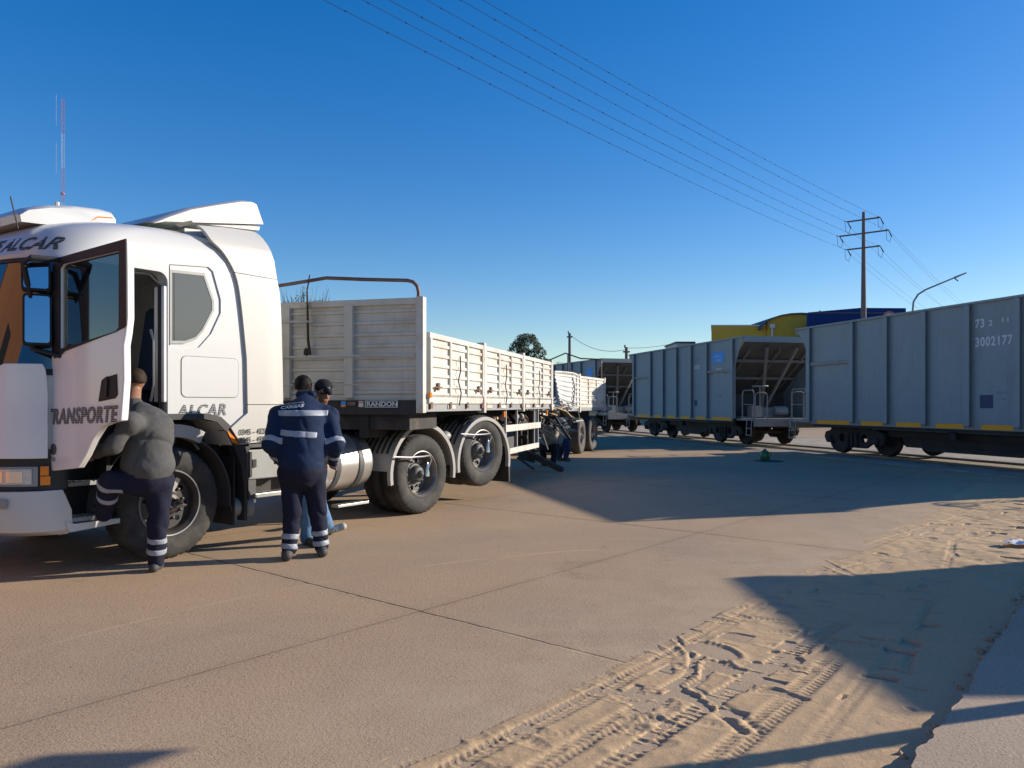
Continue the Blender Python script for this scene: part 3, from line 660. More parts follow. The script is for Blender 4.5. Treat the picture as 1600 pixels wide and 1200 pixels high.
door_mirror((-1.16, .0, 2.095), .20, .41); door_mirror((-1.17, .0, 2.44), .20, .24)
# far side mirror arm mirrored simply
MB().tube([(-1.02, 2.62, 2.57), (-1.31, 2.62, 2.50), (-1.32, 2.62, 1.98), (-1.02, 2.62, 1.80)], .022, 8).build('mirror_arm', 'black_trim', TRUCK)
# ---- roof: air conditioner, spoiler, side fairings
ac = [(-1.02, 2.98), (-1.03, 3.05), (-.96, 3.12), (-.78, 3.19), (-.55, 3.235), (-.33, 3.255), (-.215, 3.245), (-.19, 3.20), (-.19, 3.05)]
a_ = MB()
rows = []
for y, k in ((.62, .80), (.66, .93), (.76, 1.0), (1.74, 1.0), (1.84, .93), (1.88, .80)):
    rows.append([(u*(1 if k == 1 else .985), y, 2.98+(z-2.98)*k) for u, z in ac])
n = len(ac); a_.add([p for r in rows for p in r], [(i*n+j, i*n+(j+1) % n, (i+1)*n+(j+1) % n, (i+1)*n+j) for i in range(len(rows)-1) for j in range(n)] + [tuple(range(n)), tuple(range((len(rows)-1)*n, len(rows)*n))[::-1]])
aco = a_.build('roof_air_conditioner', 'white_paint', TRUCK, ang=50)
MB().tube([(-.42, .625, 3.10), (-.36, .62, 3.15), (-.22, .62, 3.17)], .006, 5).build('stripe', 'lens_amber', aco)
MB().tube([(-.58, .9, 3.23), (-.58, .9, 3.28)], .02, 8).build('bolt', 'white_paint', aco)
MB().tube([(-1.06, .55, 2.9), (-1.12, .55, 3.16)], .006, 5).build('aerial', 'black_trim', TRUCK)
sp = [(-.065, 3.125), (.101, 3.22), (.328, 3.335), (.647, 3.45), (.90, 3.535), (1.03, 3.555), (1.078, 3.545), (1.165, 3.325), (.294, 3.175), (.05, 3.135)]
rows = []
for y, k in ((.20, 0), (.23, .6), (.32, 1), (2.18, 1), (2.27, .6), (2.30, 0)):
    rows.append([(u, y, z - (1-k)*.03*(1 if i < 7 else 0)) for i, (u, z) in enumerate(sp)])
n = len(sp); MB().add([p for r in rows for p in r], [(i*n+j, i*n+(j+1) % n, (i+1)*n+(j+1) % n, (i+1)*n+j) for i in range(len(rows)-1) for j in range(n)] + [tuple(range(n)), tuple(range((len(rows)-1)*n, len(rows)*n))[::-1]]).build('roof_spoiler', 'fairing_paint', TRUCK, ang=30)
MB().prism([(.12, 3.12), (.30, 3.19), (.33, 3.17), (.18, 3.10)], .17, .19).build('spoiler_seam', 'black_trim', TRUCK)
def fairing(my):
    outl = [(.30, 3.12), (.345, 3.09), (.40, 2.99), (.53, 2.88), (.66, 2.68), (.722, 2.386), (.782, 1.88), (.795, 1.337), (.60, 1.19), (.715, 1.03), (1.213, 1.044), (1.246, 1.467), (1.232, 2.0), (1.205, 2.505), (1.155, 2.733), (1.06, 3.14), (.985, 3.20), (.6, 3.165)]
    def smooth(pts, n=5):
        out = []
        for i in range(len(pts)-1):
            p0, p1, p2, p3 = [Vector(pts[max(0, min(len(pts)-1, j))]) for j in (i-1, i, i+1, i+2)]
            for k in range(n):
                t = k/n; v = .5*((2*p1)+(p2-p0)*t+(2*p0-5*p1+4*p2-p3)*t*t+(3*p1-p0-3*p2+p3)*t**3); out.append((v.x, v.y))
        return out+[tuple(pts[-1])]
    outl = smooth(outl[:7])+outl[7:11]+smooth(outl[11:17])+outl[17:]
    def split(z0, z1):
        bm = bmesh.new(); vs = [bm.verts.new((a, 0, b)) for a, b in outl]
        for t in tessellate_polygon([[Vector((a, b, 0)) for a, b in outl]]):
            if len(set(t)) == 3: bm.faces.new([vs[i] for i in t])
        for zc, nz in ((z0, -1), (z1, 1)):
            bmesh.ops.bisect_plane(bm, geom=bm.verts[:]+bm.edges[:]+bm.faces[:], plane_co=(0, 0, zc), plane_no=(0, 0, nz), clear_outer=True)
        for u in (.35, .5, .65, .8, .9, 1.0, 1.08, 1.15, 1.2):
            bmesh.ops.bisect_plane(bm, geom=bm.verts[:]+bm.edges[:]+bm.faces[:], plane_co=(u, 0, 0), plane_no=(1, 0, 0))
        for z in [1.1+.15*i for i in range(14)]:
            bmesh.ops.bisect_plane(bm, geom=bm.verts[:]+bm.edges[:]+bm.faces[:], plane_co=(0, 0, z), plane_no=(0, 0, 1))
        for v in bm.verts:
            u, z = v.co.x, v.co.z
            top = max(0, z-2.86)/.36
            v.co.y = my(-.016 + .20*top**2.2 + .02*max(0, (u-1.05)/.2)**2 )
        me = bpy.data.meshes.new('side_fairing'); bm.normal_update(); bm.to_mesh(me); bm.free(); me.materials.append(M['fairing_paint'])
        me.polygons.foreach_set('use_smooth', [True]*len(me.polygons))
        o = bpy.data.objects.new('side_fairing', me); C.objects.link(o); o.parent = TRUCK
        md = o.modifiers.new('s', 'SOLIDIFY'); md.thickness = .03; md.offset = 0; bake(o)
    split(1.0, 1.415); split(1.422, 2.715); split(2.722, 3.3)
fairing(lambda y: y); fairing(lambda y: Wd-y)
MB().prism([(.25, 3.11), (.9, 3.17), (1.0, 3.15), (1.05, 3.0), (1.02, 2.98), (.95, 3.10), (.25, 3.05)], .20, 2.3).build('roof_fairing', 'fairing_paint', TRUCK)
MB().prism([(.26, 3.175), (.5, 3.20), (1.14, 3.26), (1.15, 3.30), (.5, 3.235)], .24, 2.26).build('spoiler_base', 'fairing_paint', TRUCK)
text_mesh('0345 - 4220140', .080, 'decal_black', TRUCK, frame((.69, -.040, 1.118), (1, 0, .02), (0, 0, 1)), 'phone_lettering', sx=.80, space=1.12)
text_mesh('0345 - 4310140', .080, 'decal_black', TRUCK, frame((.69, -.040, 1.038), (1, 0, .02), (0, 0, 1)), 'phone_lettering', sx=.80, space=1.12)
# ---- chassis, boxes, tank, exhaust
MB().box(-1.0, 4.6, .78, .86, .72, .98).box(-1.0, 4.6, 1.64, 1.72, .72, .98).box(-1.2, .8, .4, 2.1, .55, 1.25).box(.8, 1.3, .25, 2.2, .50, 1.0).box(2.8, 3.0, .8, 1.7, .4, .95).box(4.4, 4.5, .5, 2.0, .6, .95).build('chassis', 'chassis', TRUCK)
MB().box(-.02, .02, .3, 2.2, .48, .55).build('front_axle', 'chassis', TRUCK)
tb = MB().box(.86, 1.40, .05, .60, .655, .965).build('battery_box', 'grey_panel', TRUCK, bevel=.015)
MB().box(.83, 1.5, .0, .62, .985, 1.02).build('lid', 'dark_grey', tb)
MB().box(.865, .89, .03, .06, .68, .94).box(.905, .95, .035, .05, .78, .86).build('latch', 'black_trim', tb)
MB().box(.84, .93, .02, .3, .42, .655).tube([(.88, .1, .45), (.95, .12, .62)], .02).build('bracket', 'dark_grey', TRUCK)
MB().box(.90, 1.48, -.01, .16, .47, .515).build('chassis_step', 'aluminium', TRUCK, bevel=.006)
MB().box(2.06, 2.55, .02, .14, .24, .27).build('chassis_step', 'aluminium', TRUCK, bevel=.004)
MB().lathe([(.085, 0), (.085, .22), (.10, .22), (.10, 0)], 'x', (0, 0, 0), 24, close=True).xform(Matrix.Translation((.72, .16, .385)) @ Matrix.Rotation(R(-25), 4, 'Z')).build('exhaust_pipe', 'grey_panel', TRUCK)
MB().lathe([(0, 0), (.082, 0)], 'x', (.78, .14, .385), 16).build('exhaust_bore', 'black_trim', TRUCK)
tk = MB().lathe([(0, 1.52), (.20, 1.52), (.29, 1.535), (.325, 1.57), (.33, 1.60), (.33, 2.66), (.325, 2.69), (.29, 2.73), (.20, 2.745), (0, 2.75)], 'x', (0, .42, .72), 56).build('fuel_tank', 'aluminium', TRUCK, ang=60)
for u in (1.75, 2.13, 2.50):
    MB().lathe([(.332, u-.035), (.342, u-.035), (.342, u+.035), (.332, u+.035)], 'x', (0, .42, .72), 56, close=True).build('tank_strap', 'dark_grey', tk)
MB().lathe([(0, 0), (.05, 0), (.05, .05), (.03, .06), (0, .06)], 'z', (1.65, .42, 1.045), 16).build('filler_cap', 'black_trim', tk)
MB().tube([(.25, .3, 1.16), (.10, .25, .9), (-.05, .25, .6)], .006, 5).tube([(.30, .3, 1.18), (.40, .2, .98)], .012, 5).build('air_hose', 'grey_panel', TRUCK)

# ---- wheels. Mesh centred on the hub, outer face at y = 0, the wheel reaches to +y
def tyre_mb(w=.29, r=.515, rim=.292, tread=True):
    prof = [(rim+.005, .030), (rim+.03, .012), (rim+.07, .0), (r-.09, -.004), (r-.045, .006), (r-.018, .022), (r-.004, .04), (r, .07)]
    k = 4
    for i in range(1, k+1):
        y = .04+(w-.08)*i/(k+1); prof += [(r, y-.008), (r-.012, y-.006), (r-.012, y+.006), (r, y+.008)]
    prof += [(r, w-.07), (r-.004, w-.04), (r-.018, w-.022), (r-.045, w-.006), (r-.09, w+.004), (rim+.07, w), (rim+.03, w-.012), (rim+.005, w-.03)]
    nseg = 132
    def wob(i, j):
        if i in (5, 6, 7) or i in (len(prof)-8, len(prof)-7, len(prof)-6): return -.010 if j % 3 == 0 else 0
        return 0
    return MB().lathe(prof, 'y', (0, 0, 0), nseg, wob if tread else None)
def rim_mb(depth, holes=8, r=.290, hubr=.11):
    # lathe of the dish, then a disc with round holes
    m_ = MB().lathe([(r+.012, .034), (r+.014, .022), (r+.004, .018), (r-.006, .03), (r-.022, .045), (r-.03, .07), (r-.034, depth), (r-.05, depth+.03)], 'y', (0, 0, 0), 64)
    R0 = r-.04; hp = [[( (R0-.055)*math.cos(a)+.026*math.cos(b), (R0-.055)*math.sin(a)+.026*math.sin(b)) for b in [2*math.pi*i/12 for i in range(12)]] for a in [2*math.pi*(k+.5)/holes for k in range(holes)]]
    disc = [(R0*math.cos(2*math.pi*i/48), R0*math.sin(2*math.pi*i/48)) for i in range(48)]
    m_.prism(disc, depth, depth+.012, 'y', holes=hp)
    return m_
def hub_mb(depth, nose, big=.11):
    m_ = MB().lathe([(big+.03, depth), (big+.02, depth-.02), (big, depth-.025), (big-.005, depth-.075), (big-.03, depth-.10), (nose[0], depth-.105), (nose[0]*.95, depth-.105-nose[1]*.3), (nose[0]*.6, depth-.105-nose[1]*.8), (0, depth-.105-nose[1])], 'y', (0, 0, 0), 32)
    for k in range(10):
        a = 2*math.pi*k/10; m_.lathe([(.0, depth-.035), (.014, depth-.03), (.014, depth+.0)], 'y', ((big+.055)*math.cos(a), 0, (big+.055)*math.sin(a)), 6)
    return m_
def make_wheel(parent, loc, depth, rm, capm, cone=None, rubber='rubber', steer=0):
    o = rim_mb(depth).build('wheel', rm, parent); o.location = loc; o.rotation_euler = (0, R(7*random.Random(loc[0]*9).random()*5), 0)
    if steer: o.rotation_euler = (0, 0, R(steer))
    tyre_mb().build('tyre', rubber, o, ang=50)
    hub_mb(depth, (.05, .05)).build('hub', rm if rm != 'rim_steel' else 'dark_grey', o)
    if cone:
        MB().lathe([(0, depth-.34), (.008, depth-.33), (.05, depth-.16), (.055, depth-.13), (.05, depth-.11), (0, depth-.10)], 'y', (0, 0, 0), 24).build('hub_cone', 'chrome', o)
        MB().prism([(-.022, .07), (.022, .07), (.03, .25), (-.02, .25)], depth-.012, depth-.003).prism([(-.02, -.25), (.03, -.25), (.022, -.07), (-.022, -.07)], depth-.012, depth-.003).build('spoke_plate', 'aluminium', o)
    return o
w1 = make_wheel(TRUCK, (0, .02, .515), .10, 'rim_dark', 'chrome', cone=True)
MB().lathe([(.292, .012), (.302, .008), (.306, .02), (.300, .028), (.292, .024)], 'y', (0, 0, 0), 64, close=True).build('rim_ring', 'grey_panel', w1)
def far_copy(o, y):   # the same wheel on the far side, turned round
    c = copy_tree(o, o.parent); c.location = (o.location.x, y, o.location.z); c.rotation_euler = (0, 0, math.pi); return c
far_copy(w1, 2.48)
for u, z, nm in ((3.52, .515, 0), (4.86, .755, 1)):
    w = make_wheel(TRUCK, (u, 0, z), .16, 'rim_steel', 'rim_steel')
    i_ = w.copy(); C.objects.link(i_); i_.location = (u, .62, z); i_.rotation_euler = (0, 0, math.pi)
    t_ = tyre_mb().build('tyre', 'rubber', i_, ang=50)
    c = far_copy(w, 2.5)
    c2 = i_.copy(); C.objects.link(c2); c2.location = (u, 1.88, z); c2.rotation_euler = (0, 0, 0)
    t2 = t_.copy(); C.objects.link(t2); t2.parent = c2
    MB().box(u-.06, u+.06, .5, 2.0, z-.06, z+.06).lathe([(0, .9), (.2, .95), (.2, 1.5), (0, 1.55)], 'y', (u, 0, z), 20).build('axle', 'chassis', TRUCK)
    # air pipe across the wheel to the hub, as fitted here
    zc = z+.22
    MB().tube([(u-.62, -.06, zc+.04), (u-.35, -.08, zc+.02), (u-.10, -.10, zc+.02), (u-.02, -.12, zc+.03), (u+.02, -.12, zc-.02), (u-.02, -.06, z+.0)], [.012, .012, .012, .012, .010, .008], 6).build('inflation_pipe', 'aluminium', TRUCK)
    MB().lathe([(0, 0), (.032, .01), (.030, .05), (.016, .14), (.008, .2), (0, .21)], 'z', (u-.02, -.085, z-.03), 14).build('hub_valve', 'chrome', TRUCK)
    # plastic mudguard with ribs
    zg = z+.02 if nm == 0 else z-.16
    prof = arc(u, zg, .60, -10, 190, 28)
    mg = MB(); out = arc(u, zg, .645, 190, -10, 28); mg.prism(prof+out, -.02, .03).strip(arc(u, zg, .64, 5, 175, 26), .03, .60, 'y')
    g_ = mg.build('mudguard', 'mudguard', TRUCK, solid=.006)
    ribs = MB()
    for k in range(6):
        y = .08+.085*k; ribs.prism(arc(u, zg, .66, 25, 155, 22)+arc(u, zg, .64, 155, 25, 22), y, y+.02)
    ribs.build('rib', 'black_plastic', g_)
MB().lathe([(0, 0), (.06, .02), (.075, .07), (.06, .12), (0, .14)], 'x', (4.13, .18, .98), 20).build('air_bell', 'grey_panel', TRUCK)
MB().prism([(5.50, .25), (5.53, .25), (5.53, .85), (5.46, .90)], .0, .62).build('mudflap', 'black_plastic', TRUCK)
MB().box(3.3, 4.2, .7, 1.8, 1.05, 1.18).prism([(4.2, 1.1), (4.2, 1.18), (4.7, 1.0), (4.7, .95)], .7, 1.8).build('fifth_wheel', 'chassis', TRUCK)
# ---------------------------------------------------------------- trailers
def gate_profile(z0, z1, ribs, y0=0.0, d=.022):
    """corrugated board section in (y, z), bottom to top"""
    pts = [(y0, z0)]; h = (z1-z0)/ribs
    for i in range(ribs):
        a = z0+h*i; pts += [(y0, a+h*.12), (y0-d, a+h*.20), (y0-d, a+h*.50), (y0, a+h*.58)]
    return pts + [(y0, z1)]
def gate(parent, x0, x1, z0, z1, m='trailer_white', details=True, ribs=6):
    g = MB()
    p = gate_profile(z0+.05, z1-.06, ribs)
    g.strip(p, x0+.04, x1-.04, 'x').strip([(y+.03, z) for y, z in p][::-1], x0+.04, x1-.04, 'x')
    g.box(x0+.03, x1-.03, -.03, .05, z1-.065, z1)                       # top rail
    g.box(x0+.03, x1-.03, -.022, .03, z0, z0+.13)                        # bottom rail
    for k in range(4):
        a = x0+.04+(x1-x0-.14)*k/3; g.box(a, a+.06, -.034, .03, z0+.1, z1-.065)
    o = g.build('side_gate', m, parent, bevel=.004)
    if details:
        h = MB()
        for k in range(4):
            a = x0+.06+(x1-x0-.18)*k/3; h.box(a, a+.07, -.03, .02, z0-.06, z0+.02)
        h.build('hinge', 'rust_tube', o)
        for a in (x0+.28, x1-.30):
            MB().box(a-.10, a+.13, -.045, -.03, z0+.19, z0+.205).box(a-.03, a+.03, -.05, -.022, z0+.16, z0+.25).build('latch', 'rust_tube', o)
        xm = (x0+x1)/2
        MB().tube([(xm-.03, -.045, z1-.22), (xm-.03, -.05, z0+.42), (xm-.12, -.05, z0+.30), (xm-.02, -.055, z0+.14), (xm-.08, -.05, z0-.02)], .009, 5).build('tie_rope', 'rope', o)
    return o
TA = math.atan2(.9645, .264)
T1 = empty('semi_trailer', (-1.018, 8.98, 0), TA, 'white gated semi trailer with a tall grey headboard, coupled behind the truck', 'trailer')
TW = 2.56
MB().box(0, 7.15, 0.02, TW-.02, 1.33, 1.40).build('deck', 'dark_grey', T1)
MB().box(.05, 7.2, .0, .04, 1.335, 1.43).box(.05, 7.2, TW-.04, TW, 1.335, 1.43).build('deck_edge', 'grey_panel', T1)
for x in (.9, 2.55, 3.3, 4.9, 5.6, 6.95):
    MB().box(x-.14, x+.14, -.012, -.002, 1.365, 1.415).build('reflector_tape', 'trailer_white', T1)
MB().box(.0, 6.9, .72, .84, 1.02, 1.33).box(0, 6.9, 1.72, 1.84, 1.02, 1.33).box(.02, .9, .2, TW-.2, 1.12, 1.33).build('chassis', 'chassis', T1)
# headboard, corrugated
hb_ = MB()
def hp(z0, z1, n, x0=0.0, d=-.018):
    pts = [(x0, z0)]; h = (z1-z0)/n
    for i in range(n):
        a = z0+h*i; pts += [(x0, a+h*.30), (x0+d, a+h*.36), (x0+d, a+h*.60), (x0, a+h*.66)]
    return pts+[(x0, z1)]
p = hp(1.50, 2.60, 8)
hb_.strip(p, .06, TW-.06, 'y').strip([(x+.04, z) for x, z in p][::-1], .06, TW-.06, 'y')
hbo = hb_.build('headboard', 'trailer_grey', T1)
MB().box(-.045, .05, .07, TW-.07, 2.595, 2.67).box(-.02, .04, .07, TW-.07, 1.47, 1.53).build('rail', 'trailer_grey', hbo, bevel=.004)
for y in (.955, 1.80):
    MB().box(-.07, -.02, y-.06, y-.04, 1.5, 2.6).box(-.07, -.02, y+.03, y+.05, 1.5, 2.6).box(-.075, -.065, y-.06, y+.05, 1.5, 2.6).build('stile', 'trailer_grey', hbo)
MB().box(-.03, -.018, .09, .11, 1.5, 2.6).tube([(-.10, .1, 2.0), (-.10, 1.9, 1.995)], .012, 6).tube([(-.08, .1, 1.66), (-.08, 1.9, 1.655)], .006, 5).tube([(-.10, 1.40, 2.42), (-.10, 1.85, 2.43)], .012, 6).build('rod', 'trailer_grey', hbo)
for y in (0.0, TW-.09):
    MB().box(-.06, .05, y, y+.09, 1.32, 2.68).build('corner_post', 'trailer_white', T1, bevel=.008)
# black apron with plate and stickers
ap = MB().box(-.05, .0, .10, TW-.1, 1.30, 1.47).box(-.055, -.045, .1, TW-.1, 1.455, 1.47).build('apron', 'black_plastic', T1)
pl = MB().box(-.062, -.050, .315, .735, 1.385, 1.465).build('maker_plate', 'black_trim', ap)
MB().prism([(.735, 1.385), (.735, 1.465), (.315, 1.465), (.315, 1.385)], -.066, -.062, 'x', holes=[[(.727, 1.393), (.727, 1.457), (.323, 1.457), (.323, 1.393)]]).build('plate_border', 'decal_white', pl)
text_mesh('RANDON', .074, 'decal_white', pl, frame((-.0665, .715, 1.400), (0, -1, 0), (0, 0, 1)), 'plate_lettering', sx=1.22, offset=.002)
for y, m_ in ((.79, 'decal_white'), (1.02, 'decal_blue')):
    MB().box(-.062, -.052, y-.03, y+.03, 1.39, 1.46).build('sticker', m_, ap)
MB().box(-.064, -.06, .99, 1.05, 1.39, 1.415).box(-.064, -.062, .76, .82, 1.435, 1.45).build('sticker', 'lens_amber', ap)
MB().box(-.064, -.06, .86, .97, 1.41, 1.45).build('sticker', 'rust_tube', ap)
# tarpaulin bow: bent tube over the headboard
def bow(parent, x, z0, za, zr, w=TW, name='tarp_bow'):
    pts = [(x, .08, z0)] + [(x, .08+.14-.14*math.cos(R(a)), z0+(zr-z0-.14)+.14*math.sin(R(a))) for a in (0, 30, 60, 90)] + [(x, w*.3, zr+.035), (x, w/2, za), (x, w*.7, zr+.02), (x, w-.22, zr-.03)]
    pts += [(x, w-.08-.14+.14*math.sin(R(a)), z0+(zr-z0-.17)+.14*math.cos(R(a))) for a in (30, 60, 90)] + [(x, w-.08, z0)]
    return MB().tube(pts, .022, 10).build(name, 'rust_tube', parent)
bow(T1, 0, 2.66, 2.955, 2.88)
MB().tube([(-.06, 1.47, 2.99), (-.07, 1.50, 2.80), (-.08, 1.49, 2.67), (-.09, 1.475, 2.2), (-.09, 1.45, 2.02)], [.009, .010, .014, .018, .022], 6).lathe([(0, -.03), (.035, 0), (.03, .05), (0, .08)], 'z', (-.09, 1.50, 2.03), 8).build('hanging_rope', 'rope', T1)
xs_ = [.06, 2.25, 4.52, 6.83]
for a, b in zip(xs_[:-1], xs_[1:]): gate(T1, a, b, 1.43, 2.275)
for a in xs_[1:]:
    MB().box(a-.05, a+.05, -.04, .07, 1.30, 2.315).build('post', 'trailer_white', T1, bevel=.006)
for a, b in zip(xs_[:-1], xs_[1:]):
    g = gate(T1, a, b, 1.43, 2.275, details=False); g.matrix_local = Matrix.Translation((a+b, TW, 0)) @ Matrix.Rotation(math.pi, 4, 'Z')
for x in (.08, 3.25, 6.3):
    MB().box(x-.03, x+.03, -.05, -.02, 1.50 if x < 1 else 1.22, 1.56 if x < 1 else 1.31).build('marker_lamp', 'lens_amber', T1)
# side guard, storage, brackets, hoses
MB().box(3.5, 5.95, .0, .03, .975, 1.085).build('side_guard', 'trailer_white', T1, bevel=.006)
MB().box(3.68, 5.8, .0, .03, .605, .70).build('side_guard', 'trailer_white', T1, bevel=.006)
for x in (3.6, 4.3, 5.55, 5.85):
    MB().box(x, x+.04, .03, .06, .6, 1.33).build('guard_strut', 'grey_panel', T1)
MB().box(4.55, 5.3, .35, .9, .62, 1.02).build('tool_chest', 'dark_grey', T1, bevel=.02)
MB().lathe([(0, .0), (.09, .01), (.10, .1), (.10, .42), (.06, .48), (0, .5)], 'z', (3.62, .25, .62), 16).build('fire_extinguisher', 'lens_red', T1)
hs_ = MB()
rr = random.Random(5)
for k in range(14):
    x = rr.uniform(3.3, 6.6); hs_.tube([(x, .3, 1.25), (x+rr.uniform(-.1, .2), .22, 1.12), (x+rr.uniform(0, .4), .25, rr.uniform(1.0, 1.2)), (x+rr.uniform(0, .5), .3, 1.22)], .012, 5)
hs_.build('hose', 'rust_tube', T1)
for x in (3.95, 4.8, 5.15):
    MB().lathe([(0, 0), (.05, .01), (.06, .06), (0, .12)], 'x', (x, .2, 1.20), 12).build('air_fitting', 'grey_panel', T1)
MB().prism([(3.6, 1.17), (4.05, 1.22), (4.1, 1.18), (3.75, 1.10)], .3, .33).build('broken_board', 'ply_brown', T1)
# landing legs, one broken and splayed onto the road
MB().box(5.95, 6.08, .12, .25, .55, 1.3).box(5.9, 6.12, .3, 2.2, .75, .82).build('landing_leg', 'chassis', T1)
MB().tube([(6.0, .12, 1.0), (6.0, .12, .60)], .055, 10).tube([(6.0, -.02, .85), (6.1, -.1, .55)], .02, 6).build('landing_leg', 'dark_grey', T1)
MB().prism([(6.35, .95), (6.5, 1.3), (7.0, 1.3), (7.05, 1.15), (6.75, .55), (6.45, .5)], .5, .62).box(6.5, 6.9, .4, 2.1, .5, .9).build('bogie_frame', 'chassis', T1)
for x in (7.35,):
    w = make_wheel(T1, (x, 1.6, .56), .12, 'rim_dark', 'rim_dark', rubber='rubber_dusty')
# broken boards and torn deck at the rear end
wk = MB()
for k in range(40):
    x = rr.uniform(6.9, 8.1); y = rr.uniform(.0, 1.8); z = rr.uniform(1.22, 1.46); a = rr.uniform(-.6, .6); ln = rr.uniform(.25, .8)
    wk.obox((x, y, z), (x+ln*math.cos(a), y+ln*math.sin(a)*.6, z+rr.uniform(-.22, .15)), rr.uniform(.03, .14), .02)
wk.build('torn_decking', 'ply_brown', T1)
sc_ = MB()
for k in range(26):
    x = rr.uniform(7.0, 8.4); y = rr.uniform(-.05, 1.2); z = rr.uniform(1.0, 1.4)
    sc_.tube([(x, y, z), (x+rr.uniform(-.1, .3), y+rr.uniform(-.2, .2), z+rr.uniform(-.3, .1)), (x+rr.uniform(.1, .5), y+rr.uniform(-.3, .3), z+rr.uniform(-.5, .0))], rr.uniform(.008, .03), 5)
sc_.build('torn_steel', 'chassis', T1)

# second trailer, crushed at its near corner
T2 = empty('wrecked_trailer', (1.095, 19.73, 0), math.atan2(.937, .35), 'white gated trailer with a buckled near corner, wrecked against the train', 'trailer')
MB().box(.9, 6.4, 0.03, TW-.02, 1.22, 1.33).box(.6, 6.3, .75, .85, .95, 1.22).box(.6, 6.3, 1.7, 1.8, .95, 1.22).build('deck', 'chassis', T2)
MB().box(1.2, 6.4, -.01, .04, 1.24, 1.36).build('deck_edge', 'grey_panel', T2)
# buckled first gate: corrugated sheet following a bent line, leaning in at the foot
def bent_sheet(line_top, line_bot, z_top, z_bot, name, m):
    vs = []; nz = 40; nx = len(line_top)
    for i in range(nz+1):
        k = i/nz; ph = (k*7) % 1; off = -.02 if .2 < ph < .55 else 0
        for j in range(nx):
            a = Vector(line_bot[j]).lerp(Vector(line_top[j]), k); vs.append((a.x, a.y+off, z_bot[j]+(z_top[j]-z_bot[j])*k))
    return MB().add(vs, [(i*nx+j, i*nx+j+1, (i+1)*nx+j+1, (i+1)*nx+j) for i in range(nz) for j in range(nx-1)]).build(name, m, T2, solid=.03, ang=30)
bs = bent_sheet([(.62, .22), (.95, .20), (1.35, .10), (1.62, .0), (1.9, .0), (2.3, 0)], [(1.0, .18), (1.15, .22), (1.35, .16), (1.6, .03), (1.9, .0), (2.3, 0)], [2.27, 2.285, 2.28, 2.27, 2.25, 2.22], [1.50, 1.46, 1.38, 1.33, 1.33, 1.33], 'buckled_gate', 'trailer_dent')
MB().tube([(.60, .20, 2.28), (.95, .18, 2.295), (1.35, .08, 2.29), (1.62, -.02, 2.28), (1.9, -.02, 2.26), (2.3, -.02, 2.23)], .035, 6).build('top_rail', 'trailer_white', bs)
MB().tube([(1.60, .0, 2.25), (1.70, -.06, 1.9), (1.64, -.03, 1.4)], .025, 6).tube([(1.97, -.03, 2.23), (1.98, -.03, 1.35)], .022, 6).build('stile', 'trailer_white', bs)
g = gate(T2, 2.35, 5.3, 1.33, 2.24, details=False)
MB().box(2.28, 2.38, -.045, .06, 1.2, 2.30).build('post', 'trailer_white', T2)
MB().box(5.27, 5.37, -.045, .06, 1.2, 2.28).build('post', 'trailer_white', T2)
p = hp(1.42, 2.16, 9); s_ = MB(); s_.strip(p, .30, TW-.02, 'y').strip([(x+.04, z) for x, z in p][::-1], .30, TW-.02, 'y')
s_.xform(Matrix.Translation((.55, 0, 0))); en = s_.build('end_board', 'trailer_grey', T2)
MB().box(.87, .95, TW-.1, TW, 1.3, 2.2).build('post', 'trailer_grey', en)
bow(T2, 5.3, 2.2, 3.10, 2.88)
MB().tube([(5.3, 1.2, 3.08), (5.3, 1.2, 2.3)], .02, 6).tube([(5.3, 1.15, 2.6), (5.2, .95, 2.3)], .015, 5).build('stay', 'chassis', T2)
w = make_wheel(T2, (2.65, -.02, .515), .14, 'rim_steel', 'rim_steel', rubber='rubber_dusty'); w.rotation_euler = (0, 0, R(4))
far_copy(w, 2.45)
w = make_wheel(T2, (3.95, -.02, .515), .14, 'rim_steel', 'rim_steel', rubber='rubber_dusty'); far_copy(w, 2.45)
MB().box(2.6, 2.7, .5, 2.0, .46, .56).box(3.9, 4.0, .5, 2.0, .46, .56).prism([(-.6, 1.25), (.9, 1.3), (.9, 1.0), (.2, .55), (-.3, .6)], .5, 2.0).build('chassis', 'chassis', T2)
MB().tube([(2.0, -.05, 1.3), (2.1, -.08, 1.05), (2.15, -.1, .6)], .012, 5).tube([(1.3, -.08, .95), (1.8, -.25, .97)], .03, 6).build('dangling_bar', 'grey_panel', T2)
sc_ = MB()
for k in range(46):
    x = rr.uniform(-.9, 1.6); y = rr.uniform(-.1, .9); z = rr.uniform(1.3, 1.55)
    sc_.tube([(x, y, z), (x+rr.uniform(-.2, .3), y+rr.uniform(-.2, .2), z+rr.uniform(-.15, .1)), (x+rr.uniform(-.4, .4), y+rr.uniform(-.3, .3), z+rr.uniform(-.22, .0))], rr.uniform(.01, .04), 5)
sc_.build('torn_steel', 'trailer_grey', T2)
dk = MB()
for k in range(18):
    x = rr.uniform(-1.2, .6); y = rr.uniform(.1, 1.4); dk.obox((x, y, rr.uniform(.7, 1.2)), (x+rr.uniform(-.5, .5), y+rr.uniform(-.4, .4), rr.uniform(.5, 1.3)), .05, .05)
dk.build('twisted_frame', 'chassis', T2)
# the torn mudflap and strut lying out on the road
fp = empty('broken_strut', (.55, 16.6, 0), R(20), 'black broken strut splayed on the road under the wreck', 'strut')
MB().obox((-.28, .15, .42), (.36, -.55, .03), .13, .05, up=(1, 0, 0)).obox((-.42, .1, .28), (-.18, -.25, .04), .06, .03).build('bar', 'dark_grey', fp)
MB().prism([(-.40, .25), (-.05, .15), (.02, .75), (-.15, .95), (-.5, .9)], .05, .09).build('torn_flap', 'black_plastic', fp)

